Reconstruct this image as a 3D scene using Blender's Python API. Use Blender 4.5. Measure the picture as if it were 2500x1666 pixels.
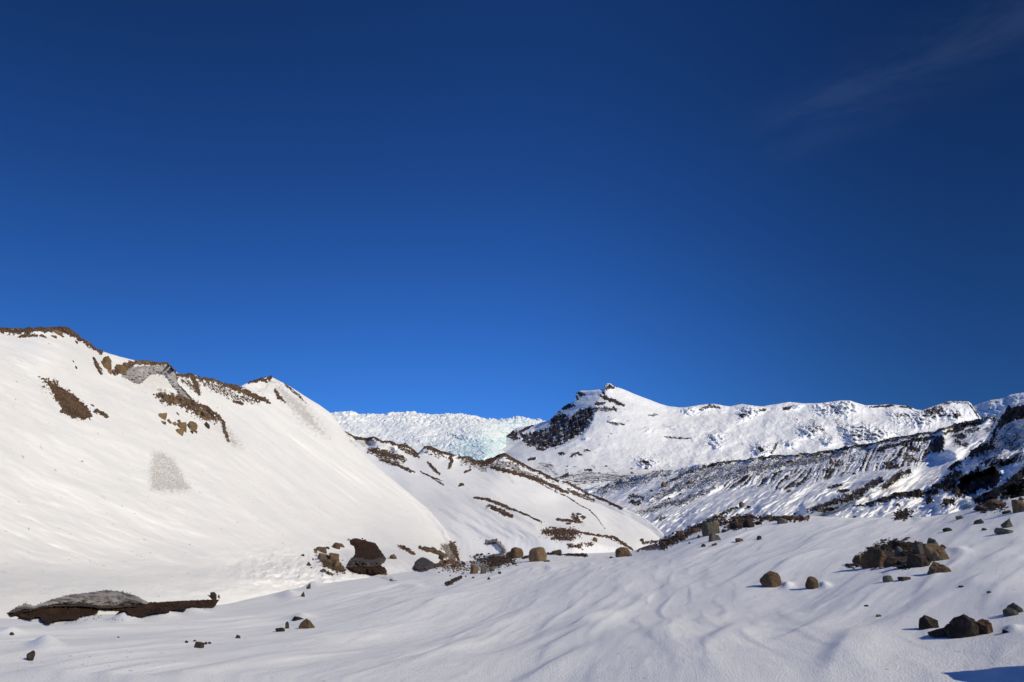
import bpy, math, random
import numpy as np
from mathutils import Vector
R = math.radians
for o in list(bpy.data.objects): bpy.data.objects.remove(o)
S = bpy.context.scene
C = S.collection
# ---------------------------------------------------------------- camera
F = 1667.0; EYE = 1.7; PITCH = math.atan(497/F)
cam = bpy.data.objects.new("camera", bpy.data.cameras.new("camera")); C.objects.link(cam)
cam.location = (0, 0, EYE); cam.rotation_euler = (math.pi/2 + PITCH, 0, 0)
cam.data.sensor_width = 36; cam.data.lens = 24.0; cam.data.clip_end = 60000; cam.data.clip_start = 0.1
S.camera = cam
# ---------------------------------------------------------------- sky, sun
SUN_EL, SUN_AZ = 33.0, 119.0          # degrees; azimuth clockwise from the view direction (+Y)
W = bpy.data.worlds.new("World"); S.world = W; W.use_nodes = True
nt = W.node_tree; nt.nodes.clear()
def wn(t, **k):
    n = nt.nodes.new(t)
    for a, b in k.items(): setattr(n, a, b)
    return n
sky = wn('ShaderNodeTexSky', sky_type='NISHITA', sun_disc=False)
sky.sun_elevation = R(SUN_EL); sky.sun_rotation = R(SUN_AZ)
sky.air_density = 1.0; sky.dust_density = 0.0; sky.ozone_density = 3.0; sky.altitude = 400
tint = wn('ShaderNodeMix', data_type='RGBA', blend_type='MULTIPLY'); tint.inputs[0].default_value = 1
SKY_TINT = (0.160, 0.440, 0.945, 1)
nt.links.new(sky.outputs[0], tint.inputs[6]); tint.inputs[7].default_value = SKY_TINT
# darkening towards the zenith (a polarised winter sky) and towards the right
tc = wn('ShaderNodeTexCoord')
sep = wn('ShaderNodeSeparateXYZ'); nt.links.new(tc.outputs['Generated'], sep.inputs[0])
mr = wn('ShaderNodeMapRange', interpolation_type='SMOOTHSTEP'); nt.links.new(sep.outputs[2], mr.inputs[0])
mr.inputs[1].default_value = 0.1; mr.inputs[2].default_value = 0.75; mr.inputs[3].default_value = 1.0; mr.inputs[4].default_value = 0.5
mul = wn('ShaderNodeVectorMath', operation='SCALE')
nt.links.new(tint.outputs[2], mul.inputs[0]); nt.links.new(mr.outputs[0], mul.inputs['Scale'])
mx = wn('ShaderNodeMapRange', interpolation_type='SMOOTHSTEP'); nt.links.new(sep.outputs[0], mx.inputs[0])
mx.inputs[1].default_value = 0.0; mx.inputs[2].default_value = 0.65; mx.inputs[3].default_value = 1.0; mx.inputs[4].default_value = 0.34
mul2 = wn('ShaderNodeVectorMath', operation='SCALE')
mx2 = wn('ShaderNodeMapRange', interpolation_type='SMOOTHSTEP'); nt.links.new(sep.outputs[0], mx2.inputs[0])
mx2.inputs[1].default_value = 0.0; mx2.inputs[2].default_value = -0.7; mx2.inputs[3].default_value = 1.0; mx2.inputs[4].default_value = 0.62
mxm = wn('ShaderNodeMath', operation='MULTIPLY'); nt.links.new(mx.outputs[0], mxm.inputs[0]); nt.links.new(mx2.outputs[0], mxm.inputs[1])
nt.links.new(mul.outputs[0], mul2.inputs[0]); nt.links.new(mxm.outputs[0], mul2.inputs['Scale'])
# sky behind the camera boosted beyond its own brightness, unseen fill for the snow
my = wn('ShaderNodeMapRange', interpolation_type='SMOOTHSTEP'); nt.links.new(sep.outputs[1], my.inputs[0])
my.inputs[1].default_value = 0.25; my.inputs[2].default_value = -0.6; my.inputs[3].default_value = 1.0; my.inputs[4].default_value = 1.7
mul3 = wn('ShaderNodeVectorMath', operation='SCALE'); nt.links.new(mul2.outputs[0], mul3.inputs[0]); nt.links.new(my.outputs[0], mul3.inputs['Scale'])
# thin cirrus veil high on the right
mp = wn('ShaderNodeMapping'); nt.links.new(tc.outputs['Generated'], mp.inputs[0])
mp.inputs['Rotation'].default_value = (0, R(28), R(0)); mp.inputs['Scale'].default_value = (3.0, 3.0, 11.0)
nz = wn('ShaderNodeTexNoise'); nz.inputs['Scale'].default_value = 1.6; nz.inputs['Detail'].default_value = 9
nz.inputs['Roughness'].default_value = 0.62; nz.inputs['Distortion'].default_value = 0.8
nt.links.new(mp.outputs[0], nz.inputs['Vector'])
cr = wn('ShaderNodeMapRange', interpolation_type='SMOOTHSTEP'); nt.links.new(nz.outputs[0], cr.inputs[0])
cr.inputs[1].default_value = 0.30; cr.inputs[2].default_value = 0.72; cr.inputs[3].default_value = 0; cr.inputs[4].default_value = 0.05
dotn = wn('ShaderNodeVectorMath', operation='DISTANCE'); nt.links.new(tc.outputs['Generated'], dotn.inputs[0])
cm = wn('ShaderNodeMapRange', interpolation_type='SMOOTHSTEP'); nt.links.new(dotn.outputs['Value'], cm.inputs[0])
cm.inputs[1].default_value = 0.30; cm.inputs[2].default_value = 0.08; cm.inputs[3].default_value = 0; cm.inputs[4].default_value = 1
bn = wn('ShaderNodeVectorMath', operation='DOT_PRODUCT'); nt.links.new(tc.outputs['Generated'], bn.inputs[0])
ba = wn('ShaderNodeMath', operation='ABSOLUTE'); nt.links.new(bn.outputs['Value'], ba.inputs[0])
bm = wn('ShaderNodeMapRange', interpolation_type='SMOOTHSTEP'); nt.links.new(ba.outputs[0], bm.inputs[0])
bm.inputs[1].default_value = 0.075; bm.inputs[2].default_value = 0.0; bm.inputs[3].default_value = 0; bm.inputs[4].default_value = 0.7
cm2 = wn('ShaderNodeMath', operation='MULTIPLY'); nt.links.new(cm.outputs[0], cm2.inputs[0]); nt.links.new(bm.outputs[0], cm2.inputs[1]); 
mm = wn('ShaderNodeMath', operation='MULTIPLY'); nt.links.new(cr.outputs[0], mm.inputs[0]); nt.links.new(cm2.outputs[0], mm.inputs[1])
cl = wn('ShaderNodeMix', data_type='RGBA'); nt.links.new(mm.outputs[0], cl.inputs[0])
nt.links.new(mul3.outputs[0], cl.inputs[6]); cl.inputs[7].default_value = (3.0, 4.0, 6.0, 1)
bg = wn('ShaderNodeBackground'); bg.inputs[1].default_value = 0.12
wo = wn('ShaderNodeOutputWorld')
nt.links.new(cl.outputs[2], bg.inputs[0]); nt.links.new(bg.outputs[0], wo.inputs[0])

sd = bpy.data.lights.new("sun", 'SUN'); sd.energy = 2.95; sd.angle = R(0.5); sd.color = (1.0, 0.90, 0.69)
sun = bpy.data.objects.new("sun", sd); C.objects.link(sun)
sv = Vector((math.sin(R(SUN_AZ))*math.cos(R(SUN_EL)), math.cos(R(SUN_AZ))*math.cos(R(SUN_EL)), math.sin(R(SUN_EL))))
sun.rotation_euler = sv.to_track_quat('Z', 'Y').to_euler(); sun.location = sv*50
S.view_settings.view_transform = 'Standard'; S.view_settings.look = 'None'; S.view_settings.exposure = 0.24; S.view_settings.gamma = 1.0
S.render.resolution_x = 1024; S.render.resolution_y = 682
S.render.engine = 'CYCLES'

# ---------------------------------------------------------------- pixel <-> ray helpers (photo pixels 2500 x 1666)
cp, sp_ = math.cos(PITCH), math.sin(PITCH)
def azel(px, py):
    px = np.asarray(px, float); py = np.asarray(py, float)
    x = (px-1250)/F; u = -(py-833)/F
    Y = cp - u*sp_; Z = sp_ + u*cp
    h = np.hypot(x, Y)
    return np.arctan2(x, Y), Z/h
def proj(az, te):
    X = np.sin(az); Y = np.cos(az)
    f = Y*cp + te*sp_; u = -Y*sp_ + te*cp
    f = np.where(f < 0.05, 0.05, f)
    return 1250 + F*X/f, 833 - F*u/f
d_ = np.array(azel(2270, 150))
_a, _t = float(d_[0]), float(d_[1]); _v = Vector((math.sin(_a), math.cos(_a), _t)).normalized()
dotn.inputs[1].default_value = _v
def _dir(px, py):
    a, t = azel(px, py); return Vector((math.sin(a), math.cos(a), t)).normalized()
bn.inputs[1].default_value = _dir(2010, 262).cross(_dir(2440, 62)).normalized()
ZM = {1: (0, 780, .2679), 2: (0, 1200, .2972), 3: (625, 880, .2679), 4: (625, 1250, .2656), 5: (1200, 900, .2656),
      6: (1200, 1200, .2656), 7: (1800, 900, .2975), 8: (1800, 1200, .2975), 9: (0, 1367, .249), 0: (0, 0, 1.0)}
def zz(k, pts):
    ox, oy, s = ZM[k]
    return [(ox+a*s, oy+b*s) for a, b in pts]

# ---------------------------------------------------------------- numpy noise
def _h(ix, iy, iz, seed):
    n = (ix.astype(np.int64)*374761393 + iy.astype(np.int64)*668265263 + iz*2147483647 + seed*1274126177) & 0xffffffff
    n = ((n ^ (n >> 13))*1274126177) & 0xffffffff
    return (n ^ (n >> 16)) & 0xffffffff
def gn(x, y, seed=0):
    x = np.asarray(x, float); y = np.asarray(y, float)
    x0 = np.floor(x); y0 = np.floor(y); fx = x-x0; fy = y-y0
    u = fx*fx*fx*(fx*(fx*6-15)+10); v = fy*fy*fy*(fy*(fy*6-15)+10)
    r = []
    for dx in (0, 1):
        for dy in (0, 1):
            a = _h(x0+dx, y0+dy, 0, seed)*(2*math.pi/4294967296.0)
            r.append(np.cos(a)*(fx-dx)+np.sin(a)*(fy-dy))
    return 1.5*((r[0]*(1-v)+r[1]*v)*(1-u) + (r[2]*(1-v)+r[3]*v)*u)
def fbm(x, y, o=4, seed=0, g=0.5, l=2.03):
    s = 0; a = 1.0; t = 0
    for i in range(o):
        s = s + a*gn(x, y, seed+i*17); t += a; a *= g; x = x*l+13.7; y = y*l-7.3
    return s/t*1.6
def ridged(x, y, o=4, seed=0, g=0.5, l=2.1):
    s = 0; a = 1.0; t = 0
    for i in range(o):
        s = s + a*(1-np.abs(gn(x, y, seed+i*31))*1.8); t += a; a *= g; x = x*l+3.1; y = y*l+9.2
    return s/t
def worley(x, y, seed=0):
    x0 = np.floor(x); y0 = np.floor(y); F1 = np.full(x.shape, 9.0); F2 = F1.copy(); cid = np.zeros(x.shape)
    for dx in (-1, 0, 1):
        for dy in (-1, 0, 1):
            cx = x0+dx; cy = y0+dy
            a = _h(cx, cy, 1, seed)/4294967296.0; b = _h(cx, cy, 2, seed)/4294967296.0
            d = np.hypot(cx+a-x, cy+b-y)
            n = d < F1
            F2 = np.where(n, F1, np.minimum(F2, d)); cid = np.where(n, _h(cx, cy, 3, seed)/4294967296.0, cid); F1 = np.where(n, d, F1)
    return F1, F2, cid
def sst(a, b, x):
    t = np.clip((x-a)/(b-a), 0, 1); return t*t*(3-2*t)
def gsm(a, s):
    if s <= 0: return a
    n = int(3*s)+1; k = np.exp(-0.5*(np.arange(-n, n+1)/s)**2); k /= k.sum()
    return np.convolve(np.pad(a, n, mode='edge'), k, mode='valid')

# ---------------------------------------------------------------- image-space painting of patches on the terrain
def pdist(PX, PY, poly):
    d = np.full(PX.shape, 1e9); sd_ = np.zeros(PX.shape); tt = np.zeros(PX.shape)
    L = 0; n = len(poly)-1
    for i in range(n):
        ax, ay = poly[i]; bx, by = poly[i+1]
        vx, vy = bx-ax, by-ay; l2 = vx*vx+vy*vy+1e-9
        t = np.clip(((PX-ax)*vx+(PY-ay)*vy)/l2, 0, 1)
        ex = PX-ax-t*vx; ey = PY-ay-t*vy; q = np.hypot(ex, ey)
        m = q < d
        sd_ = np.where(m, np.sign(vx*ey-vy*ex), sd_); tt = np.where(m, (i+t)/n, tt); d = np.where(m, q, d)
    return d, sd_, tt
def inside(PX, PY, poly):
    r = np.zeros(PX.shape, bool); n = len(poly)
    for i in range(n):
        x1, y1 = poly[i]; x2, y2 = poly[(i+1) % n]
        if y1 == y2: continue
        c = ((y1 > PY) != (y2 > PY)) & (PX < (x2-x1)*(PY-y1)/(y2-y1)+x1)
        r ^= c
    return r
def polysd(PX, PY, poly):
    d, _, _ = pdist(PX, PY, list(poly)+[poly[0]])
    return np.where(inside(PX, PY, poly), d, -d)        # positive inside
def sub(PX, PY, pts, pad):
    xs = [p[0] for p in pts]; ys = [p[1] for p in pts]
    return np.where((PX > min(xs)-pad) & (PX < max(xs)+pad) & (PY > min(ys)-pad) & (PY < max(ys)+pad))
def paint(PX, PY, out, feats, kinds='lp'):
    for kind, pts, w, dens in feats:
        if kind not in kinds: continue
        pad = (w if kind == 'l' else 6)*2+12
        ix = sub(PX, PY, pts, pad)
        if len(ix[0]) == 0: continue
        x = PX[ix]; y = PY[ix]
        wob = fbm(x/9.0, y/6.0, 3, 5)
        wob2 = fbm(x/3.2, y/2.4, 2, 9)
        if kind == 'l':
            d, _, t = pdist(x, y, pts)
            hw = w*(0.55+0.6*np.sin(np.clip(t, 0.03, .97)*math.pi)**0.5)
            m = sst(-0.30, 0.35, (hw-d)/max(w, 1.5) + wob*0.7 + wob2*0.45)
        else:
            s = polysd(x, y, pts)
            m = sst(-0.5, 0.6, s/5.0 + wob*1.1 + wob2*0.6) if kind == 'p' else sst(-1.2, 1.9, s/max(w*1.3, 1) + wob*1.2 + wob2*.6)
        out[ix] = np.maximum(out[ix], m*dens)
    return out

LAYERS = {}
def pchip(xk, yk, xq):
    # xk, yk: (K, n); xq: (n, m) within range; vectorised over n
    K = xk.shape[0]; h = np.diff(xk, axis=0); dl = np.diff(yk, axis=0)/h
    m = np.zeros_like(yk); m[0] = dl[0]; m[-1] = dl[-1]
    for k in range(1, K-1):
        w1 = 2*h[k]+h[k-1]; w2 = h[k]+2*h[k-1]
        same = dl[k-1]*dl[k] > 0
        with np.errstate(divide='ignore', invalid='ignore'):
            v = (w1+w2)/(w1/dl[k-1]+w2/dl[k])
        m[k] = np.where(same, v, 0)
    out = np.zeros_like(xq)
    for k in range(K-1):
        t = (xq-xk[k][:, None])/h[k][:, None]
        s = ((t >= 0) | (k == 0)) & ((t <= 1) | (k == K-2))
        t = np.clip(t, 0, 1)
        v = ((2*t**3-3*t**2+1)*yk[k][:, None] + (t**3-2*t**2+t)*(h[k]*m[k])[:, None]
             + (-2*t**3+3*t**2)*yk[k+1][:, None] + (t**3-t**2)*(h[k]*m[k+1])[:, None])
        out = np.where(s, v, out)
    return out

def grid_mesh(name, X, Y, Z, mat, attrs, wrap=False):
    n, m = X.shape
    co = np.stack([X, Y, Z], -1).reshape(-1, 3).astype(np.float32)
    i = np.arange(n-1)[:, None]*m + np.arange(m-1)[None, :]
    i = i.reshape(-1)
    q = np.stack([i, i+m, i+m+1, i+1], -1).astype(np.int32)
    me = bpy.data.meshes.new(name)
    me.vertices.add(len(co)); me.vertices.foreach_set('co', co.ravel())
    me.loops.add(q.size); me.loops.foreach_set('vertex_index', q.ravel())
    me.polygons.add(len(q)); me.polygons.foreach_set('loop_start', np.arange(0, q.size, 4, dtype=np.int32))
    me.polygons.foreach_set('loop_total', np.full(len(q), 4, np.int32))
    me.update(calc_edges=True)
    me.polygons.foreach_set('use_smooth', np.ones(len(q), bool))
    for k, a in attrs.items():
        at = me.attributes.new(k, 'FLOAT', 'POINT'); at.data.foreach_set('value', a.reshape(-1).astype(np.float32))
    me.materials.append(mat); me.update()
    o = bpy.data.objects.new(name, me); C.objects.link(o)
    return o

def layer(name, px0, px1, ncol, lines, segs, mat, relief=None, zdisp=None, mask=None, az=None, feats=None, pyref=1250):
    """polar height field. lines: near to far, each [(px,py,D),...] with optional smoothing, or ('rel', dD, dz)."""
    if az is None:
        az = azel(np.linspace(px0, px1, ncol), np.full(ncol, pyref))[0]
    n = len(az); Ds = []; Zs = []
    first = next(i for i, l in enumerate(lines) if l[0] != 'rel' and l[0] != 'abs')
    for l in lines:
        if l[0] in ('rel', 'abs', 'sho'): Ds.append(None); Zs.append(None); continue
        sm, pts = l
        a, te = azel([p[0] for p in pts], [p[1] for p in pts]); D = np.array([p[2] for p in pts], float)
        o = np.argsort(a); a = a[o]; te = te[o]; D = D[o]
        azc = np.clip(az, float(azel(-300, 1400)[0]), float(azel(2800, 1400)[0]))
        te_ = gsm(np.interp(azc, a, te), sm); D_ = gsm(np.interp(azc, a, D), max(sm, 4))
        Ds.append(D_); Zs.append(EYE + D_*te_)
    for i in range(first-1, -1, -1):
        l = lines[i]
        if l[0] == 'rel': Ds[i] = Ds[i+1]+l[1]; Zs[i] = Zs[i+1]+l[2]
        else: Ds[i] = np.full(n, float(l[1])); Zs[i] = np.full(n, float(l[2]))
    for i in range(first+1, len(lines)):
        l = lines[i]
        if Ds[i] is not None or l[0] == 'sho': continue
        if l[0] == 'rel': Ds[i] = Ds[i-1]+l[1]; Zs[i] = Zs[i-1]+l[2]
        else: Ds[i] = np.full(n, float(l[1])); Zs[i] = np.full(n, float(l[2]))
    for i, l in enumerate(lines):
        if l[0] == 'sho':
            te1 = (Zs[i+1]-EYE)/Ds[i+1]
            Ds[i] = gsm(Ds[i+1], l[1])*l[3]
            tq = gsm(te1, l[1])-l[2]/F
            for _ in range(6): tq = gsm(np.minimum(tq, te1-3.0/F), 5)
            Zs[i] = EYE + Ds[i]*tq
    XK = np.array(Ds); YK = np.array(Zs)
    for k in range(1, len(XK)): XK[k] = np.maximum(XK[k], XK[k-1]+0.05)
    cols = []
    for k, r in enumerate(segs):
        t = np.linspace(0, 1, r, endpoint=(k == len(segs)-1))
        a = 1/XK[k]; b = 1/XK[k+1]
        cols.append(1/(a[:, None]*(1-t)+b[:, None]*t))
    D = np.concatenate(cols, 1)
    si = [i for i, l in enumerate(lines) if l[0] == 'sho']
    if si:
        si = si[0]; nn = sum(segs[:si])
        Z = np.concatenate([pchip(XK[:si+1], YK[:si+1], D[:, :nn]), pchip(XK[si:], YK[si:], D[:, nn:])], 1)
    else: Z = pchip(XK, YK, D)
    AZ = np.repeat(az[:, None], D.shape[1], 1)
    te = (Z-EYE)/D; PX, PY = proj(AZ, te)
    seg = np.concatenate([np.full(r, k) for k, r in enumerate(segs)])[None, :]
    info = dict(seg=seg)
    att = {'dirt': np.zeros(D.shape)}
    if relief is not None:
        D2 = relief(PX, PY, D, info); Z = EYE+te*D2; D = D2
    X = D*np.sin(AZ); Y = D*np.cos(AZ)
    if mask is not None: att.update(mask(PX, PY, X, Y, D, Z, info))
    att['grit'] = np.zeros(D.shape)
    if feats: paint(PX, PY, att['grit'], feats, 'g')  # grit also carries the shade painted under the lower ridge's crest
    if zdisp is not None:
        Z = Z + zdisp(X, Y, PX, PY, D, att)
    o = grid_mesh(name, X, Y, Z, mat, att)
    o['kind'] = 'structure'
    LAYERS[name] = dict(az=az, te=(Z-EYE)/D, D=D, Z=Z)
    return o
def hit(px, py, only=None):
    """nearest terrain point seen through photo pixel (px,py)"""
    a, t = azel(px, py); a = float(a); t = float(t); best = None
    for nm, L in LAYERS.items():
        if only and nm not in only: continue
        az = L['az']
        if a < az[0] or a > az[-1]: continue
        i = min(int(np.searchsorted(az, a)), len(az)-1)
        te = L['te'][i]; j = np.argmax(te >= t)
        if te[j] < t or j == 0: continue
        f = (t-te[j-1])/(te[j]-te[j-1]+1e-12)
        D = L['D'][i, j-1]*(1-f)+L['D'][i, j]*f
        if best is None or D < best[0]: best = (D, nm)
    if best is None: return None
    D = best[0]
    return Vector((D*math.sin(a), D*math.cos(a), EYE+t*D)), D, best[1]

# ---------------------------------------------------------------- materials
def new_mat(name):
    m = bpy.data.materials.new(name); m.use_nodes = True; m.node_tree.nodes.clear()
    return m, m.node_tree
def N(t, typ, ins=None, **k):
    n = t.nodes.new(typ)
    for a, b in k.items(): setattr(n, a, b)
    for a, b in (ins or {}).items():
        if hasattr(b, 'is_output') or isinstance(b, bpy.types.NodeSocket): t.links.new(b, n.inputs[a])
        else: n.inputs[a].default_value = b
    return n
def noise(t, vec, sc, det=4, ro=.55, dist=0):
    return N(t, 'ShaderNodeTexNoise', {'Vector': vec, 'Scale': sc, 'Detail': det, 'Roughness': ro, 'Distortion': dist}).outputs[0]
def rng(t, v, a, b, c=0., d=1., sm=True):
    return N(t, 'ShaderNodeMapRange', {0: v, 1: a, 2: b, 3: c, 4: d}, interpolation_type='SMOOTHSTEP' if sm else 'LINEAR').outputs[0]
def mixc(t, f, a, b):
    n = N(t, 'ShaderNodeMix', {0: f, 6: a, 7: b}, data_type='RGBA'); return n.outputs[2]
def math_(t, op, a, b=0.):
    return N(t, 'ShaderNodeMath', {0: a, 1: b}, operation=op).outputs[0]
SNOW = (0.85, 0.862, 0.88, 1)
def terrain_mat(name, sc, d1=(.052, .030, .020, 1), d2=(.16, .105, .068, 1), bump=.3, stretch=(1, 1, 1), grain=0.0, soft=.12, blue=False, snow=SNOW, bd=0.02):
    m, t = new_mat(name)
    co = N(t, 'ShaderNodeTexCoord').outputs['Object']
    mp = N(t, 'ShaderNodeMapping', {'Vector': co, 'Scale': stretch}).outputs[0]
    at = N(t, 'ShaderNodeAttribute', attribute_name='dirt').outputs['Fac']
    n1 = noise(t, mp, sc, 5, .62, .3)
    n1 = rng(t, n1, .30, .70, 0., 1., False)
    e = math_(t, 'SUBTRACT', math_(t, 'ADD', at, math_(t, 'MULTIPLY', at, 0.12)), n1)
    f = rng(t, e, -soft, soft)
    n2 = noise(t, co, sc*2.3, 5, .7)
    n3 = noise(t, co, sc*.35, 3, .5)
    dc = mixc(t, rng(t, n2, .35, .68), d1, d2)
    dc = mixc(t, rng(t, n3, .4, .65, 0., .6), dc, (d1[0]*.8, d1[1]*.8, d1[2]*.85, 1))
    sn = mixc(t, rng(t, noise(t, co, sc*.12, 4), .3, .7), snow, (snow[0]*.95, snow[1]*.96, snow[2]*.975, 1))
    if blue:
        ab = N(t, 'ShaderNodeAttribute', attribute_name='blue').outputs['Fac']
        sn = mixc(t, ab, sn, (.47, .71, .80, 1))
    gr = N(t, 'ShaderNodeAttribute', attribute_name='grit').outputs['Fac']
    n5 = rng(t, noise(t, mp, sc*4.2, 5, .72, .2), .30, .70, 0., 1., False)
    fg_ = rng(t, math_(t, 'SUBTRACT', gr, n5), -.12, .20, 0., .62)
    sn = mixc(t, math_(t, 'MULTIPLY', gr, .75), sn, (.50, .485, .47, 1))
    sn = mixc(t, fg_, sn, (d2[0]*.9, d2[1]*1.15, d2[2]*1.5, 1))
    col = mixc(t, f, sn, dc)
    ag = N(t, 'ShaderNodeAttribute', attribute_name='grime').outputs['Fac']
    gs = math_(t, 'MULTIPLY', ag, rng(t, noise(t, mp, sc*1.2, 5, .6), .25, .7, .5, 1.))
    col = mixc(t, gs, col, (.30, .255, .215, 1))
    p = N(t, 'ShaderNodeBsdfPrincipled', {'Base Color': col, 'Roughness': .75, 'Specular IOR Level': .2})
    h = math_(t, 'ADD', math_(t, 'MULTIPLY', n2, f), math_(t, 'MULTIPLY', noise(t, co, sc*1.1, 6, .6), bump*.35))
    b1 = N(t, 'ShaderNodeBump', {'Height': h, 'Strength': .8, 'Distance': bd})
    nrm = b1.outputs[0]
    if grain:
        g = noise(t, co, grain, 3, .7)
        nrm = N(t, 'ShaderNodeBump', {'Height': g, 'Strength': .9, 'Distance': .02, 'Normal': nrm}).outputs[0]
    t.links.new(nrm, p.inputs['Normal'])
    out = N(t, 'ShaderNodeOutputMaterial', {'Surface': p.outputs[0]})
    return m

M_fg = terrain_mat('snow_field', 9.0, grain=38.0, bd=.02)
M_hill = terrain_mat('hill_snow', 3.2, stretch=(1, 1, 1), bd=.05, bump=.2, snow=(.80, .80, .80, 1))
M_mid = terrain_mat('ridge_snow', 1.6, bd=.10, bump=.2, snow=(.84, .845, .85, 1))
M_mor = terrain_mat('moraine_snow', 2.0, d1=(.026, .020, .017, 1), d2=(.085, .062, .046, 1), bd=.2, stretch=(1, 1, .8))
M_bank = terrain_mat('bank_snow', 1.9, d1=(.018, .014, .012, 1), d2=(.06, .045, .034, 1), bd=.12)
M_mtn = terrain_mat('mountain_snow', .13, d1=(.035, .027, .026, 1), d2=(.105, .075, .062, 1), bd=2.5, bump=.04, stretch=(1, 1, 1.8))
M_gla = terrain_mat('glacier_ice', .05, bd=2.5, blue=True, snow=(.90, .93, .94, 1))

# ================================================================ THE TERRAIN
# ---- ground: the wind-drifted snowfield under and around the camera, running on to the horizon
fg_dirt = [
    ('l', zz(4, [(1750, 670), (1800, 640), (1890, 598)]), 4, .9), ('l', zz(4, [(2150, 480), (2250, 440), (2353, 415)]), 9, .97),
    ('l', zz(6, [(0, 640), (90, 605), (180, 580)]), 10, .98), ('p', zz(6, [(-190, 560), (0, 640), (250, 625), (120, 690), (0, 750), (-100, 740), (-220, 650)]), 0, .52),
    ('l', zz(6, [(510, 572), (660, 575), (760, 582), (880, 592)]), 3.2, .9), ('l', zz(6, [(310, 590), (345, 575)]), 4, .9),
    ('l', zz(6, [(1350, 548), (1395, 480), (1480, 455), (1620, 448)]), 4, .8),
    ('l', zz(6, [(1400, 520), (1560, 510), (1700, 430), (1850, 350), (2000, 285), (2200, 270), (2353, 250)]), 10, .70),
    ('l', zz(6, [(1640, 440), (1760, 400), (1900, 330)]), 8, .9), ('l', zz(6, [(2180, 330), (2353, 320)]), 9, .9),
    ('l', zz(8, [(0, 232), (200, 212), (420, 218), (575, 228)]), 7, .75), ('l', zz(8, [(0, 270), (190, 262)]), 5, .8),
    ('p', zz(8, [(960, 590), (1060, 520), (1130, 470), (1230, 430), (1400, 425), (1500, 450), (1620, 560), (1560, 615), (1300, 615), (1100, 635)]), 0, .80),
    ('l', zz(8, [(890, 608), (960, 622)]), 2, .7), ('l', zz(8, [(1320, 200), (1400, 170)]), 10, .75), ('l', zz(8, [(1300, 215), (1360, 222), (1410, 195)]), 7, .7),
    ('l', zz(4, [(1150, 600), (1290, 640)]), 5, .35), ('l', zz(2, [(450, 1085), (650, 1100), (800, 1110)]), 3, .35), ('l', zz(8, [(1980, 150), (2200, 110)]), 6, .6),
]
DR = R(-14)   # drift direction
def drift_field(X, Y, th):
    b = X*math.sin(th)+Y*math.cos(th); a = X*math.cos(th)-Y*math.sin(th)
    wa = a + 0.35*fbm(a/6, b/12, 2, 3)
    big = fbm(wa/3.6, b/18.0, 2, 11)*0.09
    q = gn(wa/.9, b/4.8, 23); q = gn((wa+.30*q)/.9, b/4.8, 23)
    d1 = sst(-.45, .9, q)*0.115*(.35+.65*sst(-.35, .45, gn(a/2.4, b/5.5, 57)))
    r2 = gn(wa/0.42, b/2.4, 41); r2 = gn((wa+.15*r2)/.42, b/2.4, 41); d2 = sst(-.2, .9, r2)*0.036
    r3 = fbm(wa/.33, b/1.3, 3, 51)*.006
    patch = sst(-.55, .35, fbm(a/9, b/13, 2, 77)); side = sst(-22, -4, X)*.8+.2
    return big*.9 + (d1+d2)*(.35+.65*patch)*side + r3*side
def fg_relief_z(X, Y, PX, PY, D, att):
    z0 = drift_field(X, Y, R(13)); z1 = drift_field(X, Y, R(40))
    wr = sst(1.0, 5.5, X-.10*Y)
    dz = z0*(1-wr)+z1*wr
    amp = sst(1.0, 5, np.hypot(X, Y))*(1-sst(60, 200, D))
    cr = 1-0.75*np.exp(-((D-50)/14.)**2)
    z = dz*amp*cr
    z = z + att['dirt']*(0.03+0.06*fbm(X/.35, Y/.6, 3, 88))*sst(20, 45, D)
    # big soft drift crests seen right of the middle
    for (hx, hy, L, ang, h, w) in DRIFTS:
        u = (X-hx)*math.sin(ang)+(Y-hy)*math.cos(ang); v = (X-hx)*math.cos(ang)-(Y-hy)*math.sin(ang)
        bump = .8*np.exp(-(u/L)**2)*np.where(v > 0, np.exp(-(v/w)**2), np.exp(-(v/(w*.38))**2))
        z = z + h*bump
    for (mx_, my_, wx, wy, h) in MOUNDS:
        z = z + h*np.exp(-((PX-mx_)/wx)**2-((PY-my_)/wy)**2)*(D < 60)*(np.abs(PX-1250) < 1500)
    return z
MOUNDS = [(108, 1588, 34, 9, .16), (22, 1550, 24, 8, .09), (300, 1518, 26, 7, .16), (395, 1506, 32, 8, .20), (470, 1496, 34, 7, .16), (210, 1532, 40, 7, .07), (760, 1428, 22, 6, .22), (705, 1455, 24, 7, .22), (1060, 1400, 26, 5, .10), (1010, 1432, 24, 5, .08), (735, 1512, 30, 8, .14), (1922, 1429, 14, 7, .09), (2012, 1424, 13, 6, .08), (2345, 1350, 22, 7, .08), (2475, 1545, 22, 8, .05), (1460, 1300, 1, 1, 0)]
DRIFTS = [(1.9, 17.0, 1.6, R(22), .15, .55), (1.1, 14.0, 1.4, R(20), .11, .5), (-1.5, 13.5, 1.7, R(20), .10, .5), (3.5, 12.2, 1.5, R(24), .09, .5),
          (-.4, 18.5, 2.0, R(18), .10, .5), (4.3, 9.6, 1.6, R(30), .09, .5), (-3.6, 16, 2.2, R(18), .09, .5), (.6, 10.6, 1.6, R(20), .09, .45)]
def fg_mask(PX, PY, X, Y, D, Z, info):
    d = np.zeros(D.shape); vis = (D < 75)
    P = np.where(vis, PX, -9e3)
    paint(P, PY, d, fg_dirt)
    return {'dirt': d, 'grime': np.zeros(D.shape)}
fa = azel(np.linspace(-150, 2650, 1500), np.full(1500, 1400))[0]
side_l = np.linspace(-math.pi+1e-3, fa[0]-.01, 90); side_r = np.linspace(fa[-1]+.01, math.pi-1e-3, 90)
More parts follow.
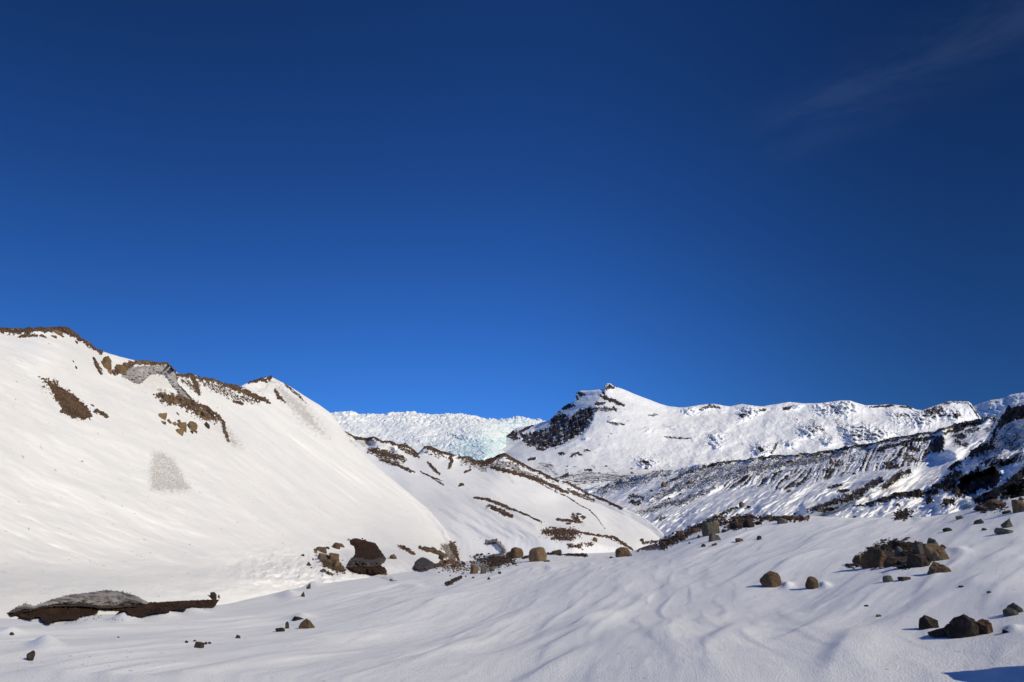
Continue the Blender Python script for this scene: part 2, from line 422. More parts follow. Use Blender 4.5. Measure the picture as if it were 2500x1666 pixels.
faz = np.concatenate([side_l, fa, side_r])
CREST = [(-3000, 1640, 15), (-600, 1530, 19), (0, 1503, 21), (250, 1500, 26), (540, 1478, 33), (740, 1432, 42), (950, 1400, 50), (1110, 1376, 55), (1300, 1357, 52), (1450, 1352, 50), (1550, 1346, 49),
         (1620, 1320, 48), (1700, 1292, 47), (1800, 1272, 46), (1900, 1264, 45), (2000, 1264, 43), (2100, 1268, 41), (2250, 1266, 40), (2330, 1252, 39), (2420, 1234, 37), (2500, 1217, 36), (2700, 1180, 34), (5000, 1180, 34)]
layer('ground', 0, 0, 0, [
    ('abs', .6, 0), ('abs', 3.5, .02),
    (40, [(-3000, 1666, 9.6), (0, 1666, 10.6), (1250, 1666, 9.6), (2500, 1666, 8.6), (5000, 1666, 8.6)]),
    (40, [(-3000, 1660, 13), (0, 1570, 14.5), (600, 1562, 16.5), (1250, 1540, 17.0), (1900, 1500, 15.5), (2500, 1470, 14), (5000, 1470, 14)]),
    (30, [(-3000, 1650, 14), (0, 1525, 18.5), (600, 1500, 25), (1250, 1432, 28), (1900, 1360, 26), (2500, 1320, 23), (5000, 1320, 23)]),
    (10, CREST), ('rel', 7, -.55), ('rel', 30, -7), ('abs', 400, -14), ('abs', 12000, -60)],
    [8, 30, 170, 150, 170, 26, 14, 10, 6], M_fg, zdisp=fg_relief_z, mask=fg_mask, az=faz)

# ---- the tall snow hill on the left
hill_dirt = [
    ('l', zz(1, [(-40, 95), (0, 100), (150, 112), (300, 92), (560, 90), (640, 120), (740, 178), (830, 240), (915, 302)]), 6.5, 1),
    ('l', zz(1, [(170, 165), (260, 142), (330, 150)]), 4, .9),
    ('p', zz(1, [(355, 525), (430, 555), (520, 600), (600, 650), (665, 672), (740, 750), (790, 800), (845, 885), (820, 915), (700, 910), (620, 880), (550, 850), (560, 780), (500, 730), (470, 660), (430, 590)]), 0, 1),
    ('l', zz(1, [(865, 835), (930, 860), (975, 890)]), 5, .95), ('l', zz(1, [(850, 360), (880, 420), (925, 495)]), 4, .95),
    ('l', zz(1, [(1040, 480), (1120, 455), (1200, 420)]), 8, .95), ('l', zz(1, [(1180, 400), (1350, 395), (1540, 405), (1600, 490)]), 5, 1),
    ('l', zz(1, [(1600, 500), (1615, 590), (1700, 685), (1790, 775)]), 2.2, .85),
    ('l', zz(1, [(1620, 515), (1740, 508), (1780, 570), (1815, 680)]), 6, 1), ('p', zz(1, [(1640, 560), (1700, 530), (1790, 600), (1800, 700), (1740, 640)]), 0, .5),
    ('l', zz(1, [(1790, 530), (1900, 545), (2000, 560), (2150, 630), (2333, 700)]), 7, .95), ('l', zz(1, [(1830, 560), (1950, 620), (2100, 690), (2333, 760)]), 9, .50),
    ('l', zz(1, [(2120, 745), (2210, 772)]), 3.5, .9),
    ('l', zz(1, [(1450, 690), (1530, 730), (1640, 730), (1760, 800), (1850, 870), (1960, 900)]), 13, .72),
    ('l', zz(1, [(1600, 720), (1800, 780), (1900, 820), (2000, 895)]), 4, 1),
    ('l', zz(1, [(1980, 890), (2030, 930), (2050, 1020), (2085, 1120)]), 3.5, .95), ('g', zz(1, [(2050, 960), (2100, 1000), (2180, 1100), (2235, 1180), (2130, 1165), (2080, 1120)]), 5, .48),
    ('g', [(367, 1104), (395, 1101), (420, 1115), (440, 1140), (455, 1170), (472, 1190), (460, 1202), (420, 1205), (366, 1200), (362, 1150)], 5, .50),
    ('g', zz(3, [(130, 150), (260, 215), (330, 285), (460, 390), (540, 500), (620, 600), (690, 730), (600, 700), (430, 600), (330, 480), (230, 380), (170, 280), (150, 240), (60, 310), (30, 280), (90, 190)]), 8, .52),
    ('l', zz(3, [(-60, 200), (0, 180), (40, 168), (90, 190)]), 6, 1), ('l', zz(3, [(100, 185), (135, 160)]), 4, 1), ('l', zz(3, [(-90, 300), (0, 345), (60, 350), (120, 385)]), 5, .85),
    ('l', zz(3, [(170, 270), (200, 330), (260, 380)]), 4, .8), ('l', zz(3, [(260, 215), (330, 275), (455, 385)]), 3, .6),
    ('g', zz(3, [(800, 640), (880, 730), (1000, 850), (1150, 990), (1110, 960), (960, 830), (850, 740)]), 3, .55),
    ('l', zz(3, [(1040, 870), (1090, 930), (1170, 965)]), 4, .8), ('l', zz(3, [(1360, 1130), (1500, 1270), (1600, 1380), (1750, 1568)]), 1.6, .45),
    ('p', zz(4, [(1700, 300), (1820, 270), (1860, 430), (1780, 480), (1720, 380)]), 0, .62), ('l', zz(4, [(1800, 290), (1830, 380), (1860, 440)]), 5, .95),
    ('l', zz(4, [(1310, 315), (1400, 350), (1450, 390)]), 3, .9), ('l', zz(4, [(1510, 335), (1640, 360), (1740, 410)]), 4.5, .95),
    ('p', zz(4, [(1640, 500), (1700, 460), (1800, 440), (1900, 470), (2000, 500), (1990, 560), (1830, 575), (1680, 545)]), 0, 1),
    ('p', zz(4, [(560, 400), (640, 380), (760, 440), (830, 550), (780, 560), (660, 530), (600, 470)]), 0, .85),
]
hill_grime = [('g', zz(1, [(1180, 430), (1540, 410), (1610, 560), (1560, 660), (1500, 690), (1330, 660), (1240, 600), (1120, 560)]), 10, .28),
              ('g', zz(1, [(340, 560), (500, 760), (560, 900), (850, 930), (760, 980), (560, 960), (440, 800)]), 12, .06),
              ('g', zz(1, [(2000, 920), (2060, 1000), (2200, 1190), (2000, 1100), (1900, 1000)]), 10, .18), ('g', zz(4, [(1680, 280), (1850, 240), (1880, 420), (1760, 440)]), 8, .3)]
H_CREST = [(-900, 700, 30), (-300, 770, 42), (0, 802, 50), (30, 806, 51), (60, 808, 51), (100, 803, 52), (150, 799, 53), (170, 806, 54), (200, 828, 56), (240, 856, 59), (270, 866, 60), (320, 879, 62), (345, 884, 63), (410, 887, 66), (425, 905, 67), (440, 916, 68),
           (470, 914, 70), (490, 923, 72), (520, 926, 74), (545, 938, 77), (585, 946, 82), (600, 938, 83), (640, 924, 86), (660, 920, 88), (700, 940, 91), (740, 965, 94), (780, 990, 96), (805, 1008, 97), (822, 1028, 98), (850, 1065, 98), (880, 1100, 97),
           (920, 1140, 97), (960, 1172, 97), (1000, 1205, 96), (1050, 1248, 94), (1085, 1290, 90), (1105, 1330, 86), (1125, 1372, 78), (1160, 1420, 72), (1220, 1460, 70)]
H_FOOT = [(-900, 1600, 15), (0, 1516, 20.2), (250, 1513, 25), (540, 1492, 32), (740, 1446, 41), (950, 1412, 47), (1050, 1402, 48), (1110, 1394, 48), (1160, 1440, 50), (1220, 1470, 52)]
H_MID = [(-900, 1330, 19), (0, 1380, 29), (250, 1375, 34), (540, 1370, 41), (740, 1350, 50), (950, 1330, 62), (1050, 1350, 62), (1100, 1382, 58), (1160, 1434, 57), (1220, 1466, 58)]
H_UP = [(-900, 900, 25), (0, 960, 40), (250, 1010, 48), (540, 1090, 61), (740, 1140, 74), (900, 1220, 82), (1000, 1270, 82), (1060, 1318, 78), (1100, 1362, 70), (1160, 1428, 66), (1220, 1463, 65)]
def hill_relief(PX, PY, D, info):
    # fluted streaks running down to the right, soft hollows
    th = R(37)
    s = PX*math.cos(th)+PY*math.sin(th); c = -PX*math.sin(th)+PY*math.cos(th)
    th2 = R(22); s2 = PX*math.cos(th2)+PY*math.sin(th2); c2 = -PX*math.sin(th2)+PY*math.cos(th2)
    up = sst(1500, 1380, PY)
    k = sst(350, 800, PX)
    d = (fbm(c/38, s/430, 3, 5)*.55+(gn(c/9, s/150, 8)*.20+gn(c/4.5, s/90, 7)*.07)*sst(-.2, .5, gn(c/60, s/120, 19)))*k
    d = d + (fbm(c2/70, s2/260, 3, 15)*.55 + fbm(c2/16, s2/90, 3, 16)*.16)*(1-k)
    # curved bowls around the old slide scars
    d = d + 1.4*np.exp(-((PX-560)/130.)**2-((PY-1010)/60.)**2) - 1.2*np.exp(-((PX-480)/90.)**2-((PY-950)/40.)**2)
    d = d + 1.5*np.exp(-((PX-390)/70.)**2-((PY-960)/40.)**2) - 0.8*np.exp(-((PX-90)/120.)**2-((PY-880)/30.)**2)
    low = np.exp(-((PY-1460)/40.)**2)
    d = d + low*fbm(PX/60, PY/26, 4, 33)*.8 + sst(1330, 1430, PY)*fbm(PX/120, PY/30, 4, 39)*.6
    lump = np.exp(-((PX-700)/130.)**2-((PY-1395)/45.)**2)
    d = d + lump*fbm(PX/26, PY/18, 3, 71)*.9
    return D + d*up*D/60
def hill_mask(PX, PY, X, Y, D, Z, info):
    d = np.zeros(D.shape); paint(PX, PY, d, hill_dirt); g = np.zeros(D.shape); paint(PX, PY, g, hill_grime, 'g')
    return {'dirt': d, 'grime': g}
def hill_z(X, Y, PX, PY, D, att):
    return sst(.5,.9,att['dirt'])*(0.05+0.13*fbm(X/.5, Y/.9, 3, 8))*D/60 + fbm(X/1.5, Y/2.5, 3, 61)*.03
layer('snow_hill', -700, 1220, 1050, [('rel', -1.0, -1.2), (14, H_FOOT), (14, H_MID), (14, H_UP), ('sho', 18, 16, .97), (0, H_CREST), ('rel', 4, -1.0), ('rel', 40, -25), ('rel', 60, -20)],
      [6, 90, 230, 150, 40, 14, 10, 4], M_hill, hill_relief, hill_z, hill_mask, feats=hill_dirt)

# ---- the lower ridge behind it
mid_dirt_shade = [
    ('l', zz(3, [(820, 655), (920, 708), (1000, 722), (1070, 700), (1150, 735), (1220, 738), (1300, 770), (1400, 795), (1475, 860)]), 4.5, 1),
    ('l', zz(3, [(1340, 752), (1370, 750)]), 5, 1), ('l', zz(3, [(1300, 790), (1400, 840), (1480, 880)]), 5, .7),
    ('g', zz(3, [(930, 720), (1090, 700), (1090, 760), (1050, 800), (960, 790), (900, 740)]), 3, .6), ('g', zz(3, [(1100, 740), (1290, 770), (1200, 830), (1100, 800)]), 5, .38),  # first grit patch paints the shadowed grey under the crest
    ('l', zz(3, [(1030, 825), (1100, 830), (1200, 860), (1280, 890), (1345, 905)]), 8, .78), ('l', zz(3, [(1100, 870), (1200, 920), (1300, 940)]), 7, .6),
    ('l', zz(3, [(1150, 915), (1300, 960), (1445, 1018)]), 2.5, .9), ('l', zz(3, [(1290, 960), (1410, 1025)]), 1.6, .8),
    ('l', zz(3, [(1495, 1015), (1600, 1065), (1700, 1102)]), 1.8, .8), ('l', zz(3, [(1600, 1070), (1710, 1138)]), 1.5, .8),
    ('l', zz(3, [(1465, 800), (1560, 785), (1640, 820), (1720, 845), (1810, 865)]), 5, 1), ('l', zz(3, [(1530, 830), (1650, 860), (1720, 880)]), 6, .45),
    ('l', zz(3, [(1765, 865), (1785, 930), (1755, 985)]), 4, 1), ('l', zz(3, [(1565, 930), (1615, 985), (1670, 1038)]), 3.2, .95),
    ('l', zz(3, [(1850, 885), (1930, 880), (2010, 930), (2100, 930), (2170, 895), (2260, 850), (2333, 880)]), 7, .9),
    ('l', zz(3, [(1880, 920), (2050, 960), (2333, 960)]), 9, .5), ('l', zz(3, [(1900, 1022), (1960, 998)]), 2.4, .9), ('l', zz(3, [(2190, 985), (2260, 1000), (2333, 1022)]), 4.5, .95),
    ('l', zz(3, [(2030, 980), (2090, 1010)]), 5, .5), ('l', zz(3, [(1850, 1140), (1890, 1135)]), 3, 1),
    ('l', zz(3, [(1990, 1255), (2120, 1272), (2200, 1305), (2333, 1365)]), 3, .95), ('l', zz(3, [(2110, 1325), (2240, 1375), (2325, 1422)]), 5, .75),
    ('l', zz(5, [(20, 825), (80, 785), (120, 778), (200, 830), (340, 900), (480, 962), (600, 1035)]), 6.5, 1),
    ('l', zz(5, [(0, 905), (60, 925), (200, 955), (380, 1010), (550, 1072), (700, 1142)]), 4.2, .95), ('l', zz(5, [(60, 850), (200, 900), (300, 970), (460, 1020)]), 8, .52),
    ('l', zz(5, [(655, 1035), (700, 1045), (780, 1085), (900, 1150), (1010, 1190), (1100, 1235), (1195, 1285)]), 4.4, .95),
    ('l', zz(5, [(700, 1110), (800, 1160), (945, 1215)]), 5, .62), ('l', zz(5, [(560, 1080), (620, 1110), (660, 1130)]), 5, .8),
    ('l', zz(5, [(380, 1020), (600, 1140), (700, 1180), (800, 1250), (900, 1300), (960, 1360), (1040, 1470)]), 1.5, .6),
    ('l', zz(5, [(1080, 1200), (1200, 1250), (1310, 1312)]), 2, .85), ('l', zz(5, [(-10, 1212), (100, 1250), (200, 1300), (340, 1355), (460, 1418)]), 2, .9),
    ('l', zz(5, [(0, 1270), (100, 1325), (185, 1365)]), 5, .8), ('g', zz(5, [(110, 950), (150, 970), (235, 1060), (190, 1060)]), 3, .5),
    ('l', zz(6, [(600, 262), (680, 268), (760, 275), (830, 285)]), 3.2, .9), ('p', zz(6, [(730, 205), (790, 220), (815, 280), (760, 290)]), 0, .9), ('l', zz(6, [(780, 208), (820, 212)]), 2.5, 1),
    ('g', zz(6, [(790, 260), (860, 300), (830, 330)]), 3, .5), ('l', zz(6, [(820, 235), (860, 242)]), 3, 1), ('l', zz(6, [(690, 298), (730, 300)]), 2, .9),
    ('l', zz(6, [(485, 375), (560, 362), (700, 375), (800, 382)]), 8, .72), ('l', zz(6, [(560, 430), (650, 425), (760, 430)]), 7, .6), ('l', zz(6, [(480, 380), (540, 375)]), 5, 1),
    ('l', zz(6, [(780, 370), (900, 400), (1050, 415), (1130, 430), (1220, 480), (1300, 542)]), 2.4, .92), ('l', zz(6, [(700, 505), (830, 500), (920, 480)]), 3, .5),
    ('l', zz(4, [(2100, 285), (2180, 265), (2230, 290), (2280, 340)]), 3, .9),
    ('g', zz(3, [(1240, 790), (1290, 850), (1280, 870), (1200, 850)]), 4, .3),
]
mid_shadow = [('g', zz(3, [(1000, 710), (1070, 700), (1095, 760), (1080, 800), (1020, 790)]), 5, 1.0)]
M_CREST = [(700, 1010, 150), (820, 1045, 152), (850, 1058, 152), (870, 1068, 153), (890, 1072, 153), (912, 1067, 154), (933, 1077, 155), (952, 1077, 155), (975, 1087, 156), (990, 1082, 157), (1000, 1092, 157), (1020, 1108, 158), (1035, 1092, 158), (1050, 1090, 158), (1075, 1102, 159), (1105, 1110, 160), (1125, 1116, 161), (1145, 1115, 162),
           (1165, 1127, 162), (1185, 1124, 163), (1205, 1118, 164), (1222, 1109, 164), (1232, 1106, 164), (1246, 1115, 165), (1290, 1140, 164), (1325, 1154, 162), (1360, 1173, 161), (1385, 1178, 160), (1410, 1190, 159), (1440, 1207, 158), (1470, 1217, 156), (1510, 1236, 152), (1548, 1252, 148), (1578, 1268, 144), (1605, 1290, 138), (1640, 1325, 130), (1700, 1420, 112)]
M_MID = [(700, 1200, 122), (900, 1200, 122), (1000, 1190, 122), (1100, 1190, 123), (1200, 1200, 123), (1300, 1230, 124), (1400, 1265, 123), (1500, 1300, 122), (1560, 1325, 118), (1610, 1375, 106), (1700, 1440, 100)]
M_LOW = [(700, 1350, 96), (1000, 1340, 92), (1120, 1320, 90), (1250, 1312, 89), (1400, 1318, 88), (1500, 1335, 92), (1560, 1348, 94), (1610, 1395, 94), (1700, 1450, 92)]
def mid_relief(PX, PY, D, info):
    th = R(30); s = PX*math.cos(th)+PY*math.sin(th); c = -PX*math.sin(th)+PY*math.cos(th)
    d = (fbm(c/45, s/220, 4, 81)*2.4 + fbm(c/13, s/60, 3, 83)*.3)*sst(960, 1250, PX)+fbm(c/60, s/200, 3, 85)*.8
    def ridge(poly, w, amp):
        q, sd, t = pdist(PX, PY, poly)
        return -amp*np.exp(-(q/w)**2)*np.sin(np.clip(t, .02, .98)*math.pi)**.4
    for zk, pl, w, a in [(5, [(60, 920), (380, 1010), (700, 1142)], 14, 3), (5, [(380, 1020), (600, 1140), (800, 1250), (960, 1360), (1040, 1470)], 16, 3),
                         (5, [(0, 1212), (200, 1300), (460, 1418)], 14, 3), (3, [(1150, 915), (1445, 1018)], 10, 2.5), (3, [(1465, 800), (1770, 870), (1760, 985)], 14, 3),
                         (6, [(780, 370), (1050, 415), (1220, 480), (1300, 542)], 14, 2.5), (3, [(1000, 740), (1290, 790)], 20, 6)]:
        d = d + ridge(zz(zk, pl), w, a)
    d = d + 9*np.exp(-((PX-1092-0)/10.)**2-((PY-1085)/14.)**2)*0
    d = d + 7*np.exp(-((PX-955)/10.)**2-((PY-1105)/12.)**2) + 6*np.exp(-((PX-900)/14.)**2-((PY-1085)/11.)**2)
    d = d + 5*np.exp(-((PX-1370)/60.)**2-((PY-1225)/25.)**2)
    return D + d*sst(1375, 1260, PY)*.7
def mid_mask(PX, PY, X, Y, D, Z, info):
    d = np.zeros(D.shape); paint(PX, PY, d, mid_dirt_shade)
    return {'dirt': d, 'grime': np.zeros(D.shape)}
layer('snow_ridge', 760, 1680, 900, [('rel', -4, -3), (8, M_LOW), (8, M_MID), ('sho', 22, 16, .965), (0, M_CREST), ('rel', 14, -3), ('rel', 60, -40)],
      [6, 120, 190, 50, 12, 8], M_mid, mid_relief, lambda X, Y, PX, PY, D, a: sst(.5,.9,a['dirt'])*(.08+.16*fbm(X/1.2, Y/2.2, 3, 8))*np.where(PY < 1340, 1, .4), mid_mask, feats=mid_dirt_shade)

# ---- the long moraine wall on the right
RIBS = zz(7, [(-120, 930), (0, 890), (300, 850), (700, 790), (900, 720), (1030, 680), (1150, 635), (1280, 640), (1480, 580), (1680, 545), (1700, 640), (1580, 700), (1480, 800), (1300, 830), (1000, 850), (850, 890), (600, 940), (380, 1010), (200, 970), (0, 990), (-120, 1010)])
mor_dirt = [
    ('l', zz(7, [(-600, 960), (-420, 860), (-200, 790), (0, 752), (300, 725), (600, 700), (850, 662), (1100, 618), (1240, 592), (1500, 540), (1620, 525), (1700, 500), (1900, 435), (2150, 405)]), 4.5, .74),
    ('l', zz(7, [(-500, 950), (-300, 880), (0, 800), (200, 765), (450, 765), (700, 715), (900, 680)]), 9, .46), ('l', zz(7, [(0, 850), (300, 800), (560, 770), (900, 700)]), 7, .62),
    ('l', zz(7, [(-300, 960), (0, 850), (350, 800)]), 12, .42),
    ('p', zz(7, [(1545, 680), (1600, 600), (1680, 545), (1705, 590), (1690, 690), (1600, 690)]), 0, .95), ('p', zz(7, [(1140, 655), (1280, 632), (1200, 700)]), 0, .9),
    ('l', zz(7, [(1280, 640), (1480, 585), (1650, 560)]), 4, .95), ('l', zz(7, [(1400, 640), (1490, 680)]), 7, .85), ('l', zz(7, [(1220, 795), (1310, 805)]), 8, .92),
    ('l', zz(7, [(1380, 730), (1480, 760)]), 9, .7), ('l', zz(7, [(1700, 535), (1830, 505), (1900, 460), (2010, 440)]), 5, .9), ('l', zz(7, [(1800, 560), (1870, 560)]), 6, .9),
    ('l', zz(7, [(1800, 605), (1830, 608)]), 4, .9), ('l', zz(7, [(1845, 630), (1890, 628)]), 4, .9), ('l', zz(7, [(1880, 525), (1980, 500)]), 5, .7),
    ('l', zz(7, [(590, 1165), (750, 1112), (950, 1055), (1080, 965), (1185, 920)]), 7, .82), ('l', zz(7, [(650, 1165), (820, 1150)]), 4, .85), ('l', zz(7, [(1200, 975), (1250, 940), (1340, 870), (1420, 852)]), 6, .9),
    ('l', zz(7, [(740, 980), (860, 960)]), 2.2, .8), ('l', zz(7, [(830, 1020), (920, 1005)]), 4, .85), ('g', zz(7, [(1000, 1020), (1100, 1000), (1080, 1050)]), 5, .4),
    ('l', zz(7, [(2050, 500), (2100, 520), (2120, 420)]), 6, .6),
    ('l', zz(5, [(1260, 1190), (1320, 1175), (1400, 1190)]), 4, .7), ('l', zz(5, [(1290, 1230), (1370, 1235)]), 5, .85), ('l', zz(5, [(1500, 1190), (1700, 1100), (2000, 1020), (2350, 960)]), 9, .52),
    ('l', zz(5, [(1350, 1330), (1500, 1290), (1600, 1240), (1720, 1240), (1900, 1160), (2050, 1100)]), 7, .56), ('l', zz(5, [(1520, 1385), (1600, 1370)]), 4, .7),
    ('l', zz(5, [(980, 1150), (1100, 1080), (1300, 1010), (1450, 975)]), 9, .50), ('l', zz(5, [(1100, 1100), (1300, 1040), (1500, 970), (1640, 950)]), 11, .50),
    ('l', zz(5, [(1700, 960), (1900, 930), (2350, 870)]), 10, .42), ('l', zz(5, [(1750, 1030), (2000, 960), (2350, 900)]), 8, .5), ('l', zz(5, [(1930, 1440), (2150, 1330), (2260, 1280)]), 4, .75),
    ('p', zz(7, [(1590, 1000), (1700, 930), (1800, 960), (1700, 1010)]), 0, .6), ('l', zz(7, [(1550, 1100), (1600, 1090)]), 4, .9), ('l', zz(7, [(1690, 1110), (1760, 1100)]), 6, .9)]
R_CREST = [(1330, 1245, 330), (1380, 1218, 325), (1434, 1192, 320), (1480, 1180, 315), (1519, 1171, 311), (1553, 1163, 308), (1598, 1154, 303), (1650, 1150, 298), (1678, 1140, 295), (1705, 1135, 292), (1742, 1130, 288), (1784, 1127, 284), (1825, 1123, 280), (1880, 1116, 276), (1978, 1108, 270), (2053, 1096, 265), (2127, 1083, 260), (2169, 1074, 258),
           (2246, 1059, 253), (2282, 1055, 250), (2306, 1047, 249), (2365, 1028, 245), (2440, 1019, 240), (2700, 980, 220)]
R_MID = [(1330, 1255, 270), (1400, 1228, 251), (1480, 1225, 230), (1560, 1225, 210), (1650, 1215, 201), (1800, 1190, 185), (2000, 1160, 173), (2200, 1130, 162), (2400, 1110, 150), (2700, 1080, 140)]
R_LOW = [(1330, 1290, 230), (1400, 1262, 207), (1480, 1262, 180), (1545, 1290, 150), (1570, 1330, 135), (1650, 1330, 125), (1750, 1310, 119), (1900, 1285, 110), (2100, 1280, 106), (2300, 1275, 102), (2500, 1260, 99), (2700, 1260, 95)]
def ribfield(PX, PY):
    # ribs fan: nearly along the slope, leaning
    th = np.radians(-38 - 22*sst(1800, 2200, PX))
    x = PX-1800; y = PY-1200
    wob = fbm(PX/90, PY/60, 2, 7)*7
    c = -x*np.sin(th)+y*np.cos(th)+wob; s = x*np.cos(th)+y*np.sin(th)
    return gn(c/7.0, s/80., 3), gn(c/3.4, s/40., 4), c, s
def mor_relief(PX, PY, D, info):
    m = sst(-6, 6, polysd(PX, PY, RIBS))
    r, r2, c, s = ribfield(PX, PY)
    d = m*(r*3.4+r2*1.0)
    th = R(-30); s2 = PX*math.cos(th)+PY*math.sin(th); c2 = -PX*math.sin(th)+PY*math.cos(th)
    d = d + fbm(c2/30, s2/150, 4, 31)*6*(1-.5*m)*sst(1345, 1250, PY) + fbm(c2/8, s2/36, 3, 32)*1.3
    for zk, pl, w, a in [(7, [(590, 1165), (950, 1055), (1185, 920), (1420, 852)], 16, -9), (7, [(1140, 640), (1480, 580), (1680, 550)], 12, -10), (7, [(1690, 520), (1700, 650), (1790, 690)], 14, -12),
                         (7, [(1500, 740), (1650, 860), (1400, 1000)], 30, 7), (5, [(1500, 1200), (1900, 1050), (2350, 960)], 18, -6), (5, [(1350, 1330), (1720, 1240), (2050, 1100)], 12, -5)]:
        q, sd, t = pdist(PX, PY, zz(zk, pl)); d = d + a*np.exp(-(q/w)**2)
    return D + d*np.clip(D/160, .35, 2)
def mor_mask(PX, PY, X, Y, D, Z, info):
    d = np.zeros(D.shape); paint(PX, PY, d, mor_dirt)
    m = sst(-5, 5, polysd(PX, PY, RIBS)); r, r2, c, s = ribfield(PX, PY)
    rib = m*np.clip(.28+.85*r+.40*r2+.4*fbm(PX/30, PY/14, 3, 61), 0, .9)
    th = R(-27); s2 = PX*math.cos(th)+PY*math.sin(th); c2 = -PX*math.sin(th)+PY*math.cos(th)
    up = sst(1255, 1190, PY+ (PX-1800)*.10)
    gen = np.clip(.02+.42*fbm(c2/14, s2/110, 4, 44)+.22*fbm(PX/40, PY/25, 3, 45), 0, .5)*up
    gl = sst(-3, 8, polysd(PX, PY, zz(7, [(1700, 610), (1840, 680), (2050, 560), (2080, 620), (1880, 740), (1640, 860), (1740, 840), (1400, 1010), (1080, 1110), (820, 1135), (1060, 1060), (1180, 940), (1500, 800), (1600, 720)])))
    d = np.maximum(d*.86, np.maximum(rib, gen)*(1-gl))
    return {'dirt': d, 'grime': np.zeros(D.shape)}
layer('moraine_slope', 1350, 2650, 1300, [('rel', -5, -4), (8, R_LOW), (8, R_MID), ('sho', 30, 10, .97), (0, R_CREST), ('rel', 12, -4), ('rel', 60, -40)],
      [6, 170, 210, 40, 12, 8], M_mor, mor_relief, lambda X, Y, PX, PY, D, a: (a['dirt']*.5)*(.3+1.1*fbm(X/2.2, Y/3.5, 3, 8))*D/200 + fbm(X/6, Y/9, 3, 12)*.25, mor_mask, feats=mor_dirt)

# ---- the dark bank at the right edge, nearer than the moraine
bank_dirt_shade = [
    ('p', zz(7, [(2130, 480), (2160, 400), (2230, 330), (2600, 240), (2600, 430), (2352, 420), (2250, 440), (2150, 500)]), 0, .97),
    ('g', zz(7, [(1860, 780), (1950, 690), (2100, 490), (2200, 430), (2600, 420), (2600, 700), (2200, 720), (2000, 780)]), 10, .50),
    ('l', zz(7, [(1890, 720), (1990, 670), (2100, 640)]), 9, .8), ('l', zz(7, [(2130, 480), (2100, 580), (2060, 660)]), 4, .8),
    ('p', zz(7, [(1790, 1060), (1800, 960), (1850, 890), (1960, 840), (2100, 800), (2160, 860), (2150, 960), (2050, 1000), (2000, 980), (1950, 1040)]), 0, 1),  # black fill paints the cave shadow in the bank's hollow
    ('p', zz(7, [(1940, 1080), (2000, 1040), (2150, 980), (2250, 900), (2352, 800), (2600, 700), (2600, 1080), (2300, 1085), (2150, 1080), (1960, 1135)]), 0, .80),
    ('p', zz(7, [(1570, 1005), (1640, 950), (1720, 880), (1800, 850), (1850, 860), (1800, 940), (1800, 1060), (1740, 1020), (1660, 1000)]), 0, .84),
    ('l', zz(7, [(1060, 1122), (1200, 1075), (1310, 1045), (1500, 1032), (1640, 1022)]), 6.5, .80), ('l', zz(7, [(950, 1135), (1060, 1122)]), 2, .6),
    ('l', zz(7, [(1550, 1095), (1600, 1090)]), 5, .95), ('l', zz(7, [(1690, 1105), (1770, 1100)]), 7, .9), ('l', zz(7, [(1735, 830), (1830, 780)]), 6, .85),
    ('l', zz(7, [(2000, 780), (2200, 760), (2352, 720)]), 8, .6), ('l', zz(7, [(1700, 1130), (1740, 1125)]), 3, .8)]
B_CREST = [(1900, 1290, 78), (2020, 1262, 80), (2075, 1238, 81), (2121, 1231, 82), (2160, 1219, 83), (2187, 1208, 84), (2240, 1204, 86), (2267, 1196, 88), (2290, 1176, 90), (2305, 1160, 92), (2318, 1147, 94), (2359, 1124, 98), (2380, 1105, 100), (2405, 1085, 103), (2419, 1065, 105), (2430, 1043, 107), (2442, 1018, 109), (2455, 1001, 110), (2484, 987, 108), (2500, 983, 106), (2700, 930, 98)]
B_LOW = [(1900, 1300, 66), (2100, 1285, 64), (2300, 1285, 60), (2500, 1270, 56), (2700, 1230, 54)]
B_MID = [(1900, 1293, 72), (2100, 1262, 72), (2240, 1240, 72), (2330, 1215, 72), (2400, 1170, 74), (2500, 1120, 74), (2700, 1080, 70)]
def bank_relief(PX, PY, D, info):
    th = R(-30); s2 = PX*math.cos(th)+PY*math.sin(th); c2 = -PX*math.sin(th)+PY*math.cos(th)
    d = fbm(c2/34, s2/110, 4, 131)*4.0+fbm(c2/9, s2/30, 3, 132)*.9
    cav = sst(-4, 14, polysd(PX, PY, zz(7, [(1800, 1060), (1850, 890), (2100, 800), (2160, 860), (2150, 980), (1990, 1040), (2000, 1100)])))
    d = d + cav*7
    d = d - 5*np.exp(-((PX-2300)/22.)**2-((PY-1225)/16.)**2) + 3*np.exp(-((PX-2350)/25.)**2-((PY-1245)/16.)**2)
    q, sd, t = pdist(PX, PY, zz(7, [(1880, 780), (2050, 770), (2200, 740), (2352, 700)])); d = d - 3*np.exp(-(q/12)**2)
    return D+d*.8
def bank_mask(PX, PY, X, Y, D, Z, info):
    d = np.zeros(D.shape); paint(PX, PY, d, bank_dirt_shade)
    d = np.maximum(d, np.clip(.1+.5*fbm(PX/40, PY/18, 4, 9), 0, .4)*sst(2250, 2340, PX)*sst(1230, 1200, PY))
    return {'dirt': d, 'grime': np.zeros(D.shape)}  # dirt here also carries the painted cave shadow
layer('moraine_bank', 1900, 2700, 700, [('rel', -6, -4), (8, B_LOW), (8, B_MID), (0, B_CREST), ('rel', 6, -2), ('rel', 50, -30)],
      [6, 90, 260, 12, 8], M_bank, bank_relief, lambda X, Y, PX, PY, D, a: (a['dirt']*.5)*(.15+.9*fbm(X/.9, Y/1.6, 4, 8)) + fbm(X/2, Y/3, 3, 12)*.10, bank_mask, feats=bank_dirt_shade)

